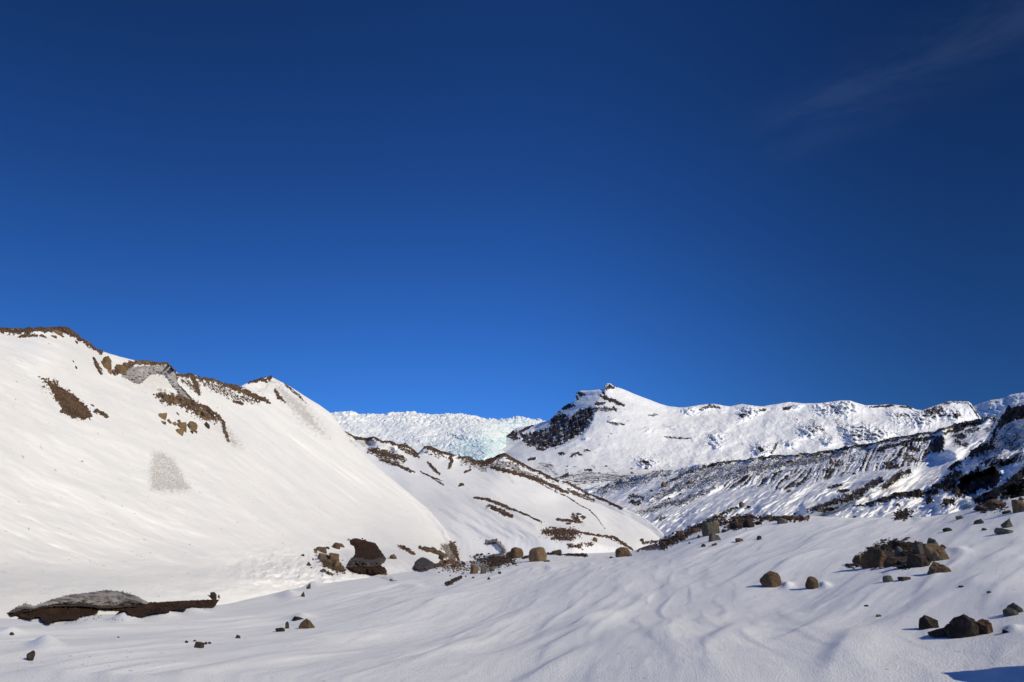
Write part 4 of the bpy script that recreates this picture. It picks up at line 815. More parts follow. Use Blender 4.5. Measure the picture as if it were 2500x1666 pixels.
# ---- zk, x, ybase, w, h, tone, shape, label   (zoom coordinates of the photograph's crops)
SINGLE = [
 (8, 280, 800, 175, 128, 'brown', 'round', 'rounded brown boulder half sunk in snow, left neighbour of the pointed one'),
 (8, 620, 812, 112, 100, 'brown', 'round', 'pointed brown boulder leaning left, standing alone beside the rounded cracked boulder'),
 (8, 1240, 750, 80, 54, 'grey', 'round', 'small smooth grey-green stone below the big boulder pile, left of a flat dark stone'),
 (8, 1372, 737, 100, 32, 'dark', 'slab', 'flat dark stone barely out of the snow, right of the smooth grey-green stone'),
 (8, 1005, 600, 110, 72, 'brown', 'block', 'brown block at the left tip of the boulder pile on the snow slope'),
 (8, 1350, 470, 160, 60, 'dark', 'slab', 'flat dark slab along the top of the boulder pile'),
 (8, 1142, 638, 230, 168, 'brown', 'wedge', 'large brown wedge-shaped boulder at the left of the boulder pile'),
 (8, 1505, 520, 110, 90, 'grey', 'block', 'grey block in the pile, just left of the pale tan boulder'),
 (8, 1605, 475, 125, 86, 'grey', 'wedge', 'pointed grey boulder on top of the pale tan boulder'),
 (8, 1632, 588, 205, 145, 'tan', 'block', 'pale tan boulder, the largest and lightest of the boulder pile'),
 (8, 1690, 478, 70, 38, 'brown', 'wedge', 'small brown stone poking out right of the pointed grey boulder of the pile'),
 (8, 1500, 635, 215, 120, 'dark', 'slab', 'long dark brown boulder lying under the pale tan boulder'),
 (8, 1652, 675, 190, 88, 'brown', 'wedge', 'triangular brown boulder in front of the pile, lowest at its right end'),
 (8, 1270, 625, 122, 76, 'dark', 'round', 'dark grey boulder at the foot of the pile, right of the large wedge'),
 (8, 1332, 530, 72, 72, 'grey', 'round', 'small upright grey stone in the middle of the boulder pile'),
 (8, 1560, 1140, 188, 106, 'dark', 'wedge', 'dark angular boulder, leftmost of the cluster near the bottom right corner'),
 (8, 1665, 1207, 185, 84, 'dark', 'slab', 'low dark boulder in front of the big faceted boulder, bottom right cluster'),
 (8, 1865, 1224, 290, 188, 'dark', 'block', 'biggest sharp-edged faceted boulder in the middle of the bottom right cluster'),
 (8, 2045, 1182, 160, 114, 'brown', 'block', 'brown rounded block right of the big faceted boulder, bottom right cluster'),
 (8, 2205, 1165, 62, 28, 'dark', 'slab', 'little dark stone beyond the right end of the bottom right cluster'),
 (8, 2290, 1010, 130, 84, 'grey', 'block', 'taller of two grey boulders cut by the right edge of the photo'),
 (8, 2250, 1027, 112, 58, 'grey', 'round', 'lower left of two grey boulders beside the right edge of the photo'),
 (8, 2230, 305, 110, 76, 'grey', 'wedge', 'pointed dark grey stone on the upper right slope, above a longer flat one'),
 (8, 2200, 358, 152, 56, 'grey', 'slab', 'long low grey stone just below the pointed dark grey stone, upper right slope'),
 (8, 2032, 322, 50, 20, 'dark', 'slab', 'thin dark stone left of the pointed dark grey stone, upper right slope'),
 (8, 1730, 332, 76, 32, 'dark', 'round', 'dark flat-topped stone on the upper right slope, lowest left of its scattered stones'),
 (8, 1828, 232, 62, 32, 'grey', 'round', 'small rounded grey stone on the upper right slope, nearest the shaded hollow'),
 (8, 1995, 272, 95, 44, 'grey', 'wedge', 'slanting grey stone between the rounded small one and the pointed one, upper right slope'),
 (8, 2325, 182, 140, 106, 'brown', 'block', 'big brown boulder cut by the right edge, at the foot of the dark bank'),
 (8, 2105, 132, 150, 66, 'brown', 'round', 'olive brown boulder below the black hollow of the dark bank'),
 (8, 2025, 157, 150, 42, 'dark', 'slab', 'low dark boulder in front of the olive brown one, below the black hollow'),
 (8, 2215, 186, 72, 30, 'dark', 'slab', 'low dark stone between the olive brown boulder and the right edge boulder'),
 (8, 2335, 82, 60, 34, 'rust', 'wedge', 'reddish pointed stone at the right edge, on the crest above the big brown boulder'),
 (8, 1062, 948, 42, 14, 'dark', 'slab', 'tiny dark stone sunk in the open snow, upper of a pair'),
 (8, 1160, 1032, 46, 18, 'brown', 'round', 'tiny brown stone sunk in the open snow, lower of a pair'),
 (8, 1840, 790, 44, 15, 'dark', 'slab', 'tiny dark stone in the snow below the triangular brown boulder'),
 (8, 2068, 836, 36, 16, 'grey', 'round', 'tiny grey stone in a snow hollow right of the boulder pile'),
 (8, 182, 401, 46, 34, 'dark', 'block', 'small black cube-like stone alone below the crest rocks'),
 (8, 24, 416, 52, 30, 'brown', 'slab', 'small brown stone left of the black cube-like stone below the crest rocks'),
 (8, 370, 271, 92, 50, 'grey', 'round', 'pale grey-brown boulder standing on the snow before the crest rocks, right half'),
 (8, 105, 306, 112, 78, 'dark', 'block', 'dark boulder with a rounded back in the crest rocks, front row'),
 (8, 560, 238, 50, 30, 'brown', 'round', 'brown stone ending the crest rocks on the right'),
 (8, 455, 238, 62, 40, 'rust', 'wedge', 'reddish pointed stone near the right end of the crest rocks'),
 (8, 255, 222, 42, 32, 'rust', 'block', 'small reddish block on the back line of the crest rocks'),
 (8, 380, 224, 72, 28, 'rust', 'slab', 'reddish slab behind the pale grey-brown boulder of the crest rocks'),
 (8, 178, 277, 56, 30, 'dark', 'round', 'dark stone touching the right side of the dark front-row crest boulder'),
 (8, 92, 213, 62, 30, 'rust', 'wedge', 'reddish stone topping the left of the crest rocks'),
 (8, 200, 252, 36, 24, 'dark', 'block', 'small dark block between dark and pale boulders in the crest rocks'),
 (8, 1320, 121, 36, 22, 'brown', 'round', 'small brown stone on the snow hump under the dark dirt line'),
 (8, 973, 213, 40, 12, 'dark', 'slab', 'thin dark stone on the brow of the snowfield'),
 (8, 35, 136, 48, 44, 'brown', 'block', 'squarish brown boulder on the far valley snow behind the crest rocks'),
 (8, 95, 138, 40, 20, 'dark', 'round', 'dark stone right beside the squarish brown valley boulder'),
 (8, 1385, 405, 46, 17, 'brown', 'slab', 'small flat brown stone just above the boulder pile'),
 (8, 1400, 389, 42, 13, 'dark', 'slab', 'thin dark stone farthest above the boulder pile'),
 (6, 228, 626, 132, 102, 'brown', 'round', 'brown boulder with a dark cleft, left neighbour of the big tawny block'),
 (6, 425, 658, 172, 132, 'tan', 'round', 'big tawny squarish boulder on the brow, right of the cleft boulder'),
 (6, 510, 650, 70, 18, 'grey', 'slab', 'thin grey slab at the right foot of the big tawny block'),
 (6, 600, 586, 125, 46, 'dark', 'slab', 'low dark boulder behind the brow, right of the big tawny block'),
 (6, 1205, 610, 146, 88, 'brown', 'round', 'domed brown boulder alone on the brow before the valley floor'),
 (6, 1268, 600, 56, 26, 'grey', 'slab', 'pale slab leaning on the right of the domed brown boulder'),
 (6, 950, 468, 52, 44, 'brown', 'round', 'round brown stone, highest right of the stones under the rubble patch'),
 (6, 912, 508, 40, 36, 'brown', 'block', 'brown stone below the round one, under the rubble patch'),
 (6, 805, 518, 46, 34, 'brown', 'round', 'middle brown stone in the row under the rubble patch'),
 (6, 770, 520, 28, 27, 'dark', 'block', 'small dark stone touching the middle brown stone under the rubble patch'),
 (6, 722, 511, 34, 22, 'rust', 'round', 'small reddish stone at the left of the row under the rubble patch'),
 (6, 832, 542, 30, 14, 'brown', 'slab', 'small flat stone lowest under the rubble patch'),
 (6, 715, 372, 36, 28, 'rust', 'round', 'reddish stone standing proud at the top of the rubble patch'),
 (6, 1227, 502, 32, 28, 'brown', 'round', 'little brown stone on the thin dark line above the domed boulder'),
 (6, 1386, 470, 42, 36, 'rust', 'wedge', 'reddish stone perched on the snow lip beside the valley floor'),
 (6, 2010, 418, 178, 124, 'grey', 'round', 'big olive-grey boulder, largest on the crest strip'),
 (6, 2070, 335, 54, 64, 'tan', 'block', 'tan upright stone on the right shoulder of the big olive-grey boulder'),
 (6, 2057, 462, 122, 66, 'grey', 'slab', 'grey slab in front of the big olive-grey boulder'),
 (6, 2280, 466, 74, 34, 'brown', 'slab', 'flat brown stone on the snow right of the big olive-grey boulder'),
 (6, 1950, 513, 46, 28, 'dark', 'round', 'small dark stone lowest in front of the crest strip'),
 (6, 2048, 502, 60, 26, 'rust', 'slab', 'reddish stone in front of the grey slab of the crest strip'),
 (6, 1822, 481, 26, 14, 'dark', 'slab', 'tiny stone before the middle of the crest strip'),
 (6, 2150, 376, 70, 28, 'brown', 'slab', 'flat brown stone right of the tan upright stone of the crest strip'),
 (6, 1720, 420, 54, 52, 'rust', 'block', 'reddish block in the lower half of the crest strip'),
 (6, 1760, 456, 72, 42, 'dark', 'block', 'dark block in the lower half of the crest strip, below the reddish one'),
 (6, 1870, 386, 72, 46, 'rust', 'round', 'reddish rounded stone halfway up the crest strip'),
 (6, 1580, 532, 42, 22, 'dark', 'round', 'dark stone at the bottom end of the crest strip, lower one'),
 (6, 1580, 495, 46, 32, 'rust', 'block', 'reddish stone at the bottom end of the crest strip, upper one'),
 (6, 2105, 247, 46, 28, 'brown', 'round', 'brown rounded stone on the upper edge of the crest strip'),
 (6, 2262, 342, 142, 62, 'dark', 'round', 'long dark boulder on the crest strip right of the big olive-grey one'),
 (6, 2170, 296, 52, 26, 'rust', 'slab', 'reddish slab behind the long dark boulder of the crest strip'),
 (6, 1910, 432, 42, 30, 'brown', 'block', 'small brown block at the left foot of the big olive-grey boulder'),
 (6, 1100, 616, 30, 16, 'dark', 'round', 'tiny dark stone left of the domed brown boulder'),
 (6, 2300, 152, 56, 54, 'grey', 'block', 'grey-brown cube-like boulder alone on the valley snow above the crest strip'),
 (6, 205, 676, 34, 20, 'dark', 'round', 'small dark stone below the cleft boulder'),
 (6, 76, 762, 32, 19, 'dark', 'slab', 'small dark stone lowest below the pebble spread'),
 (4, 2005, 578, 86, 82, 'brown', 'block', 'brown upright block right of the exposed earth bank'),
 (4, 2087, 578, 62, 78, 'grey', 'block', 'grey-brown block beside the brown upright block'),
 (4, 1258, 440, 78, 46, 'brown', 'wedge', 'brown wedge stone on snow right of the large ice block'),
 (4, 480, 502, 56, 38, 'dark', 'wedge', 'dark stone on the drift left of the rubble beside the ice block'),
 (4, 505, 521, 18, 12, 'dark', 'slab', 'pebble just under the dark stone left of the rubble'),
 (4, 430, 411, 30, 20, 'dark', 'slab', 'tiny dark stone highest on the drift left of the rubble'),
 (4, 485, 713, 50, 50, 'rust', 'wedge', 'slanting reddish stone on the bright snow lump'),
 (4, 432, 786, 42, 46, 'dark', 'wedge', 'dark pointed stone below the slanting reddish one on the snow lump'),
 (4, 600, 378, 104, 52, 'brown', 'slab', 'broad brown slab at the top left of the rubble beside the ice block'),
 (4, 545, 370, 38, 30, 'brown', 'block', 'small brown block touching the broad slab at the rubble top left'),
 (4, 735, 347, 82, 58, 'rust', 'round', 'reddish rounded boulder above the snow patch, left of the ice block'),
 (4, 787, 332, 62, 40, 'brown', 'slab', 'brown slab between the reddish rounded boulder and the ice block'),
 (4, 655, 344, 44, 22, 'dark', 'round', 'small dark stone left of the reddish rounded boulder'),
 (4, 600, 456, 84, 70, 'grey', 'block', 'grey block at the left of the rubble beside the ice block'),
 (4, 715, 440, 94, 58, 'brown', 'slab', 'brown slab in the upper rubble beside the ice block'),
 (4, 735, 515, 68, 58, 'tan', 'block', 'tan stone brightest in the rubble beside the ice block'),
 (4, 640, 502, 52, 46, 'dark', 'block', 'dark block low in the rubble beside the ice block'),
 (4, 622, 546, 42, 22, 'dark', 'slab', 'small dark slab at the bottom left of the rubble'),
 (4, 660, 581, 38, 30, 'dark', 'round', 'dark stone lowest under the rubble beside the ice block'),
 (4, 695, 586, 24, 20, 'dark', 'block', 'pebble right of the lowest dark stone under the rubble'),
 (4, 470, 1083, 156, 88, 'brown', 'wedge', 'brown wedge boulder at the right of the snow-capped trio in the lower left'),
 (4, 380, 1001, 112, 32, 'dark', 'slab', 'dark slab at the top of the snow-capped trio in the lower left'),
 (4, 222, 1106, 92, 36, 'dark', 'slab', 'dark slab at the left foot of the snow-capped trio in the lower left'),
 (4, 284, 1080, 42, 62, 'dark', 'block', 'dark upright stone between slabs of the snow-capped trio'),
 (4, 1775, 675, 52, 36, 'dark', 'round', 'dark stone at the low end of the dark pebble line'),
 (4, 1245, 636, 42, 16, 'dark', 'slab', 'small dark stone on the snow below the ice block'),
 (4, 2240, 573, 32, 22, 'dark', 'slab', 'small dark stone on the pebble spread, right side'),
 (4, 1997, 613, 27, 16, 'dark', 'round', 'pebble below the brown upright block'),
 (4, 2140, 626, 36, 26, 'dark', 'wedge', 'dark stone below the pebble spread'),
 (4, 2165, 552, 52, 42, 'grey', 'block', 'grey stone at the left edge of the pebble spread'),
 (4, 2140, 492, 42, 30, 'rust', 'round', 'reddish round stone behind the grey-brown block'),
 (2, 1635, 1293, 84, 48, 'dark', 'block', 'dark flat-topped stone, largest of the little group low on the left snow'),
 (2, 1688, 1260, 28, 20, 'dark', 'round', 'pebble touching the right of the dark flat-topped stone, low left snow'),
 (2, 1722, 1256, 30, 16, 'dark', 'slab', 'pebble farthest right in the little group, low left snow'),
 (2, 1598, 1236, 24, 14, 'dark', 'round', 'pebble above the dark flat-topped stone, low left snow'),
 (2, 1528, 1248, 30, 18, 'dark', 'slab', 'pebble farthest left in the little group, low left snow'),
 (2, 1950, 1211, 46, 28, 'dark', 'wedge', 'lone slanting dark stone right of the little group, low left snow'),
 (2, 972, 1203, 22, 9, 'dark', 'slab', 'lone pebble below the exposed ice ledge'),
 (2, 246, 1402, 64, 80, 'dark', 'block', 'dark upright stone under a small snow mound in the bottom left corner'),
 (2, 92, 1186, 38, 26, 'rust', 'wedge', 'small reddish stone on snow at the far left, under the ice ledge'),
 (2, 1750, 902, 56, 66, 'dark', 'block', 'dark stone standing at the right end of the exposed ice ledge'),
 (2, 1796, 886, 22, 34, 'dark', 'wedge', 'small dark stone right of the one ending the ice ledge'),
 (1, 960, 462, 112, 128, 'tan', 'block', 'large tan boulder near the hill skyline, left of the ice cliff'),
 (1, 995, 502, 44, 46, 'tan', 'block', 'tan stone right under the large tan skyline boulder'),
 (1, 1032, 512, 42, 38, 'brown', 'round', 'brown stone second below the large tan skyline boulder'),
 (1, 1092, 486, 100, 78, 'tan', 'block', 'tan block left of the ice cliff'),
 (1, 1142, 462, 62, 72, 'brown', 'block', 'brown block between the tan block and the ice cliff'),
 (1, 1455, 898, 116, 54, 'tan', 'slab', 'flat tan boulder alone on the hill, left of the rubble band'),
 (1, 1455, 708, 46, 32, 'dark', 'round', 'dark stone at the upper left tip of the rubble band on the hill'),
 (1, 1507, 752, 52, 84, 'tan', 'block', 'tall tan stone at the upper end of the rubble band on the hill'),
 (1, 1565, 712, 42, 32, 'brown', 'round', 'brown stone right of the tall tan stone on the hill'),
 (1, 1742, 1022, 98, 94, 'tan', 'block', 'squarish tan boulder, right of the two biggest below the rubble band'),
 (1, 1645, 1010, 104, 76, 'tan', 'block', 'broad tan boulder, left of the two biggest below the rubble band'),
 (1, 1632, 1052, 80, 56, 'tan', 'round', 'rounded tan boulder under the broad one below the rubble band'),
 (1, 1575, 966, 64, 34, 'tan', 'slab', 'tan slab left of the broad tan boulder'),
 (1, 1530, 939, 68, 34, 'brown', 'wedge', 'brown pointed stone above the tan slab, under the flat lone boulder'),
 (1, 1475, 943, 74, 18, 'brown', 'slab', 'thin brown slab farthest left below the flat lone boulder'),
 (1, 1620, 942, 54, 32, 'brown', 'wedge', 'brown stone on the back of the broad tan boulder'),
 (1, 1742, 1042, 44, 28, 'dark', 'block', 'dark stone under the squarish tan boulder'),
 (1, 1780, 1042, 32, 28, 'brown', 'block', 'small brown stone at the right foot of the squarish tan boulder'),
 (1, 1882, 997, 64, 64, 'dark', 'block', 'dark earthy block under the low end of the rubble band'),
 (1, 1612, 866, 38, 20, 'brown', 'slab', 'small brown slab at the left edge of the rubble band'),
 (1, 510, 137, 114, 44, 'tan', 'slab', 'tan slab just under the hill top, largest of the top stones'),
 (1, 385, 167, 68, 34, 'brown', 'wedge', 'brown stone left of the tan slab under the hill top'),
 (1, 475, 164, 74, 20, 'brown', 'slab', 'brown flat stone below the tan slab under the hill top'),
 (1, 552, 154, 62, 20, 'brown', 'slab', 'dark flat stone right below the tan slab under the hill top'),
 (1, 690, 217, 38, 22, 'rust', 'slab', 'small reddish stone lowest on the right of the hill top'),
 (1, 630, 157, 28, 17, 'brown', 'round', 'tiny stone right of the flat dark stone under the hill top'),
 (1, 265, 97, 76, 28, 'rust', 'wedge', 'reddish pointed stone on the skyline of the hill top'),
 (1, 145, 108, 60, 34, 'brown', 'round', 'brown rounded stone on the skyline at the far left'),
 (1, 835, 791, 42, 20, 'rust', 'slab', 'small reddish stone right of the dark earth scar'),
 (1, 662, 392, 24, 22, 'dark', 'wedge', 'upper of two tiny black stones high on the hill'),
 (1, 687, 446, 30, 26, 'dark', 'wedge', 'lower of two tiny black stones high on the hill'),
 (1, 1250, 405, 66, 34, 'brown', 'round', 'brown boulder on the brink at the left of the ice cliff top'),
 (1, 1330, 402, 64, 26, 'tan', 'round', 'tan boulder on the brink at the middle of the ice cliff top'),
 (1, 1450, 404, 60, 22, 'brown', 'slab', 'brown slab on the brink at the right of the ice cliff top'),
 (7, 775, 788, 38, 44, 'brown', 'block', 'tall brown boulder on the ribbed moraine slope'),
 (7, 625, 720, 42, 24, 'brown', 'block', 'brown boulder on the moraine crest, above the tall boulder'),
 (7, 895, 657, 44, 24, 'dark', 'round', 'dark boulder on the moraine crest, centre'),
 (7, 1235, 597, 32, 24, 'rust', 'wedge', 'reddish pointed boulder highest on the moraine crest'),
 (7, 435, 772, 62, 20, 'dark', 'slab', 'long dark boulder under the moraine crest'),
 (7, 822, 966, 28, 18, 'dark', 'round', 'dark stone under the ribs, left one of two'),
 (7, 850, 962, 24, 16, 'dark', 'round', 'dark stone under the ribs, right one of two'),
 (7, 903, 1012, 42, 22, 'dark', 'round', 'dark boulder on the moraine snow below the pair under the ribs'),
 (7, 425, 1018, 38, 24, 'brown', 'round', 'brown boulder at the foot of the moraine ribs'),
 (7, 960, 872, 28, 18, 'dark', 'round', 'small stone at the lower edge of the ribs, right part'),
 (7, 1790, 470, 32, 22, 'brown', 'round', 'brown stone on the far moraine crest near the right summit'),
 (5, 1582, 1096, 54, 54, 'brown', 'round', 'brown boulder on the lower moraine, left one of a big pair'),
 (5, 1815, 1062, 54, 32, 'rust', 'wedge', 'reddish boulder on the lower moraine, right one of a big pair'),
 (5, 1470, 1136, 32, 22, 'dark', 'round', 'dark stone left below the brown lower-moraine boulder'),
 (5, 1740, 1161, 32, 16, 'dark', 'slab', 'flat dark stone below the reddish lower-moraine boulder'),
 (5, 1190, 1036, 38, 24, 'brown', 'round', 'brown boulder on the valley head under the peak'),
 (5, 1422, 931, 38, 22, 'brown', 'round', 'brown boulder under the snow dome at the foot of the peak, upper'),
 (5, 1290, 970, 32, 20, 'brown', 'round', 'brown stone on the snow bench at the foot of the peak, lower'),
 (5, 1290, 925, 30, 14, 'brown', 'slab', 'flat stone on the snow bench at the foot of the peak'),
 (5, 860, 1048, 24, 16, 'brown', 'round', 'small boulder on the valley head, left part'),
 (5, 770, 1107, 44, 22, 'tan', 'slab', 'tan slab on the spine of the dirt-striped ridge'),
 (5, 1632, 1207, 44, 24, 'dark', 'wedge', 'dark pointed stone halfway down the lower moraine'),
 (5, 1055, 905, 28, 16, 'dark', 'round', 'dark stone on the snow bench, left of the flat one'),
 (5, 695, 905, 20, 12, 'dark', 'round', 'tiny stone farthest left on the snow bench'),
 (5, 2040, 892, 46, 24, 'dark', 'round', 'dark boulder on the moraine crest, far left part'),
]
for r in SINGLE:
    rock(r[0], r[1], r[2], r[3], r[4], r[5], r[6], r[7])
# a boulder standing just past the right edge: only its shadow falls into the picture
_r = hit(2452, 1652)
if _r:
    _p, _f = rock_verts(77, 4, 'block')
    _o = bpy.data.objects.new('boulder', mesh_from('rock', _p*np.array([.55, .5, .48]), _f, RM['dark'])); C.objects.link(_o)
    _o.location = (_r[0].x+.875*1.05, _r[0].y-.485*1.05, _r[0].z+.30)
    _o['label'] = 'dark boulder just past the right edge, its shadow lying across the bottom right corner'; _o['category'] = 'boulder'
# ---- nameless rubble: stones nothing tells apart share one label per spot
def rubble(zk, pts, w, n, s0, s1, tones, label, group, seed, only=None, ends=('left end', 'middle', 'right end')):
    rs = random.Random(seed); pp = [(a, b) for a, b in pts]
    L = [math.dist(pp[i], pp[i+1]) for i in range(len(pp)-1)]
    for i in range(n):
        t = rs.random()*sum(L); k = 0
        while t > L[k] and k < len(L)-1: t -= L[k]; k += 1
        f = t/L[k]; x = pp[k][0]*(1-f)+pp[k+1][0]*f + rs.gauss(0, w*.5); y = pp[k][1]*(1-f)+pp[k+1][1]*f + rs.gauss(0, w*.4)
        s = s0+(s1-s0)*rs.random()**2
        tn = rs.choice(tones); sh = rs.choice(['block', 'round', 'slab', 'wedge'])
        part = ends[0] if k+f < len(L)/3 else (ends[1] if k+f < len(L)*2/3 else ends[2])
        big_ = 'larger' if s > (s0*2+s1)/3 else 'small'
        lab = big_+' '+{'block': 'angular', 'round': 'rounded', 'slab': 'flat', 'wedge': 'pointed'}[sh]+' '+{'tan': 'tan', 'brown': 'brown', 'dark': 'dark', 'rust': 'reddish', 'grey': 'grey'}[tn]+' stone at the '+part+' of '+label
        rock(zk, x, y, s, s*rs.uniform(.5, .85), tn, sh, lab, group, 'stone', sink=.3, only=only)
rubble(1, [(1560, 770), (1640, 745), (1760, 820), (1850, 880), (1950, 900)], 45, 34, 26, 62, ['tan', 'brown', 'tan', 'brown', 'dark'], 'the hill rubble band', 'stones of the hill rubble band', 3, ['snow_hill'])
rubble(6, [(520, 385), (620, 390), (760, 395)], 34, 24, 18, 36, ['rust', 'brown', 'rust', 'dark'], 'the reddish ridge foot patch', 'stones of the ridge foot rubble patch', 5)
rubble(6, [(1640, 450), (1760, 400), (1900, 350), (2050, 290), (2300, 260)], 34, 34, 16, 48, ['rust', 'dark', 'brown'], 'the long crest strip', 'small stones of the crest strip', 7)
rubble(8, [(10, 215), (150, 210), (300, 230), (500, 228)], 18, 14, 16, 40, ['rust', 'dark', 'brown'], 'the crest rocks on the brow', 'small stones of the brow', 8)
rubble(8, [(1060, 540), (1200, 480), (1300, 500), (1420, 540)], 40, 24, 20, 56, ['dark', 'brown', 'grey'], 'the boulder pile', 'small stones of the boulder pile', 9)
rubble(4, [(600, 430), (680, 480), (780, 540)], 30, 14, 20, 46, ['dark', 'rust', 'brown'], 'the rubble beside the ice block', 'small stones beside the ice block', 10)
rubble(4, [(1310, 318), (1390, 350), (1450, 392)], 8, 10, 16, 30, ['dark', 'rust'], 'the short slanting pebble row', 'pebbles of the short row', 11)
rubble(4, [(1530, 340), (1640, 365), (1740, 408)], 10, 12, 18, 36, ['brown', 'rust'], 'the pebble row entering the earth bank', 'pebbles of the row at the earth bank', 12)
rubble(4, [(1690, 480), (1820, 520), (1950, 500)], 30, 16, 26, 60, ['dark', 'rust', 'brown'], 'the dark earth bank', 'stones of the earth bank', 13)
rubble(1, [(0, 95), (150, 110), (300, 92), (560, 92), (740, 170), (900, 290)], 6, 18, 26, 56, ['brown', 'rust', 'tan'], 'the dirt band on the skyline', 'stones of the hill skyline', 14, ['snow_hill'])

# ---- scree: thousands of pebbles nobody could count, one mesh per spot
def scree(name, label, spots, n, s0, s1, tone, seed, only=None):
    rs = random.Random(seed); V = []; Fc = []; off = 0
    bases = [rock_verts(900+i, 1, 'block') for i in range(6)]
    tot = 0
    for zk, pts, w, wt in spots:
        pp = zz(zk, pts); sc = ZM[zk][2]
        L = [math.dist(pp[i], pp[i+1]) for i in range(len(pp)-1)]
        for i in range(int(n*wt)):
            t = rs.random()*sum(L); k = 0
            while t > L[k] and k < len(L)-1: t -= L[k]; k += 1
            f = t/L[k]; x = pp[k][0]*(1-f)+pp[k+1][0]*f + rs.gauss(0, w*sc*.5); y = pp[k][1]*(1-f)+pp[k+1][1]*f + rs.gauss(0, w*sc*.4)
            r = hit(x, y, only)
            if not r or r[1] > 900: continue
            P, D, nm = r; s = (s0+(s1-s0)*rs.random()**3)/F*D*.5
            p, fa_ = bases[rs.randrange(6)]; a = rs.random()*6.28
            q = p*np.array([s, s*rs.uniform(.6, 1), s*rs.uniform(.5, .9)])
            q = np.stack([q[:, 0]*math.cos(a)-q[:, 1]*math.sin(a), q[:, 0]*math.sin(a)+q[:, 1]*math.cos(a), q[:, 2]], -1)+np.array([P.x, P.y, P.z+s*.2])
            V.append(q); Fc.append(fa_+off); off += len(q)
    me = mesh_from(name, np.concatenate(V), np.concatenate(Fc), RM[tone])
    o = bpy.data.objects.new(name, me); C.objects.link(o); o['kind'] = 'stuff'; o['label'] = label; o['category'] = 'scree'
scree('scree', 'fine brown rubble and pebbles lying in the bands and earth scars of the snow hill',
      [(1, [(1480, 700), (1560, 745), (1700, 740), (1850, 840), (1970, 905)], 70, 1.2), (1, [(400, 560), (520, 660), (640, 760), (760, 860)], 90, 1.0), (1, [(0, 100), (300, 95), (600, 100), (760, 180), (910, 300)], 16, .7),
       (1, [(1180, 410), (1350, 400), (1560, 420)], 24, .5), (1, [(1640, 520), (1760, 530), (1810, 670)], 30, .4), (1, [(1820, 545), (2000, 570), (2200, 660), (2333, 720)], 60, 1.2), (1, [(880, 400), (925, 490)], 16, .2), (1, [(870, 835), (970, 885)], 22, .2), (1, [(1990, 890), (2080, 1110)], 14, .3)],
      330, 1.5, 7, 'brown', 21, ['snow_hill'])
scree('scree', 'dark grit and pebbles along the dirt lines of the lower ridge behind the hill',
      [(3, [(840, 665), (1000, 720), (1150, 738), (1300, 775), (1470, 860)], 24, 1), (3, [(1040, 830), (1200, 865), (1340, 905)], 50, 1), (3, [(1470, 800), (1640, 820), (1800, 865)], 20, .7), (3, [(1880, 900), (2100, 930), (2260, 855)], 40, 1),
       (5, [(30, 825), (120, 780), (340, 900), (600, 1030)], 34, 1.3), (5, [(60, 925), (380, 1010), (700, 1142)], 30, 1), (5, [(660, 1040), (900, 1150), (1190, 1280)], 26, 1), (6, [(600, 265), (830, 290)], 20, .4), (5, [(0, 1270), (180, 1360)], 26, .5), (3, [(2110, 1330), (2320, 1420)], 20, .4)],
      150, 1.4, 5, 'dark', 22, ['snow_ridge'])
scree('scree', 'loose reddish pebbles round the rubble patch at the foot of the ridge',
      [(6, [(490, 380), (620, 390), (790, 390)], 60, 1.4), (6, [(560, 430), (760, 440)], 30, .7), (6, [(700, 510), (930, 480)], 24, .5), (6, [(780, 375), (1050, 418), (1300, 540)], 12, .5)], 260, 1.6, 6, 'rust', 23)
scree('scree', 'dark pebbles strewn over the brow of the snowfield and in its crest rocks',
      [(6, [(1560, 510), (1700, 430), (1850, 350), (2000, 290), (2353, 250)], 50, 2.4), (8, [(0, 225), (300, 222), (560, 232)], 30, 1), (4, [(1750, 672), (1890, 600)], 16, .5), (4, [(2150, 500), (2350, 430)], 30, .8),
       (6, [(-150, 620), (100, 650), (220, 640)], 60, 1), (6, [(0, 640), (170, 575)], 26, .8), (6, [(1380, 480), (1620, 450)], 16, .4), (6, [(290, 618), (350, 600)], 10, .2), (6, [(515, 578), (870, 590)], 12, .6), (8, [(1310, 205), (1400, 180)], 40, .7), (8, [(2000, 150), (2200, 120)], 40, .5)],
      520, 1.6, 8, 'dark', 24)
scree('scree', 'gravel packed between the stones of the boulder pile on the snow slope',
      [(8, [(1040, 540), (1180, 450), (1300, 440), (1420, 500)], 60, 1.6), (8, [(890, 610), (1000, 610)], 14, .2), (8, [(1280, 600), (1400, 630)], 30, .4), (8, [(1250, 430), (1500, 440)], 24, .6)], 420, 2.0, 8, 'dark', 25)
scree('scree', 'earthy rubble around the ice blocks at the foot of the hill',
      [(4, [(570, 400), (680, 460), (800, 550)], 60, 1.2), (4, [(600, 540), (700, 580)], 20, .3), (4, [(1310, 318), (1450, 392)], 12, .4), (4, [(1510, 335), (1740, 410)], 16, .6), (4, [(1660, 510), (1850, 520), (2000, 520)], 60, 1.4), (4, [(1810, 290), (1850, 440)], 30, .6), (4, [(870, 560), (1200, 575)], 14, .5), (4, [(840, 260), (1000, 262)], 14, .3)],
      260, 1.6, 7, 'brown', 26)
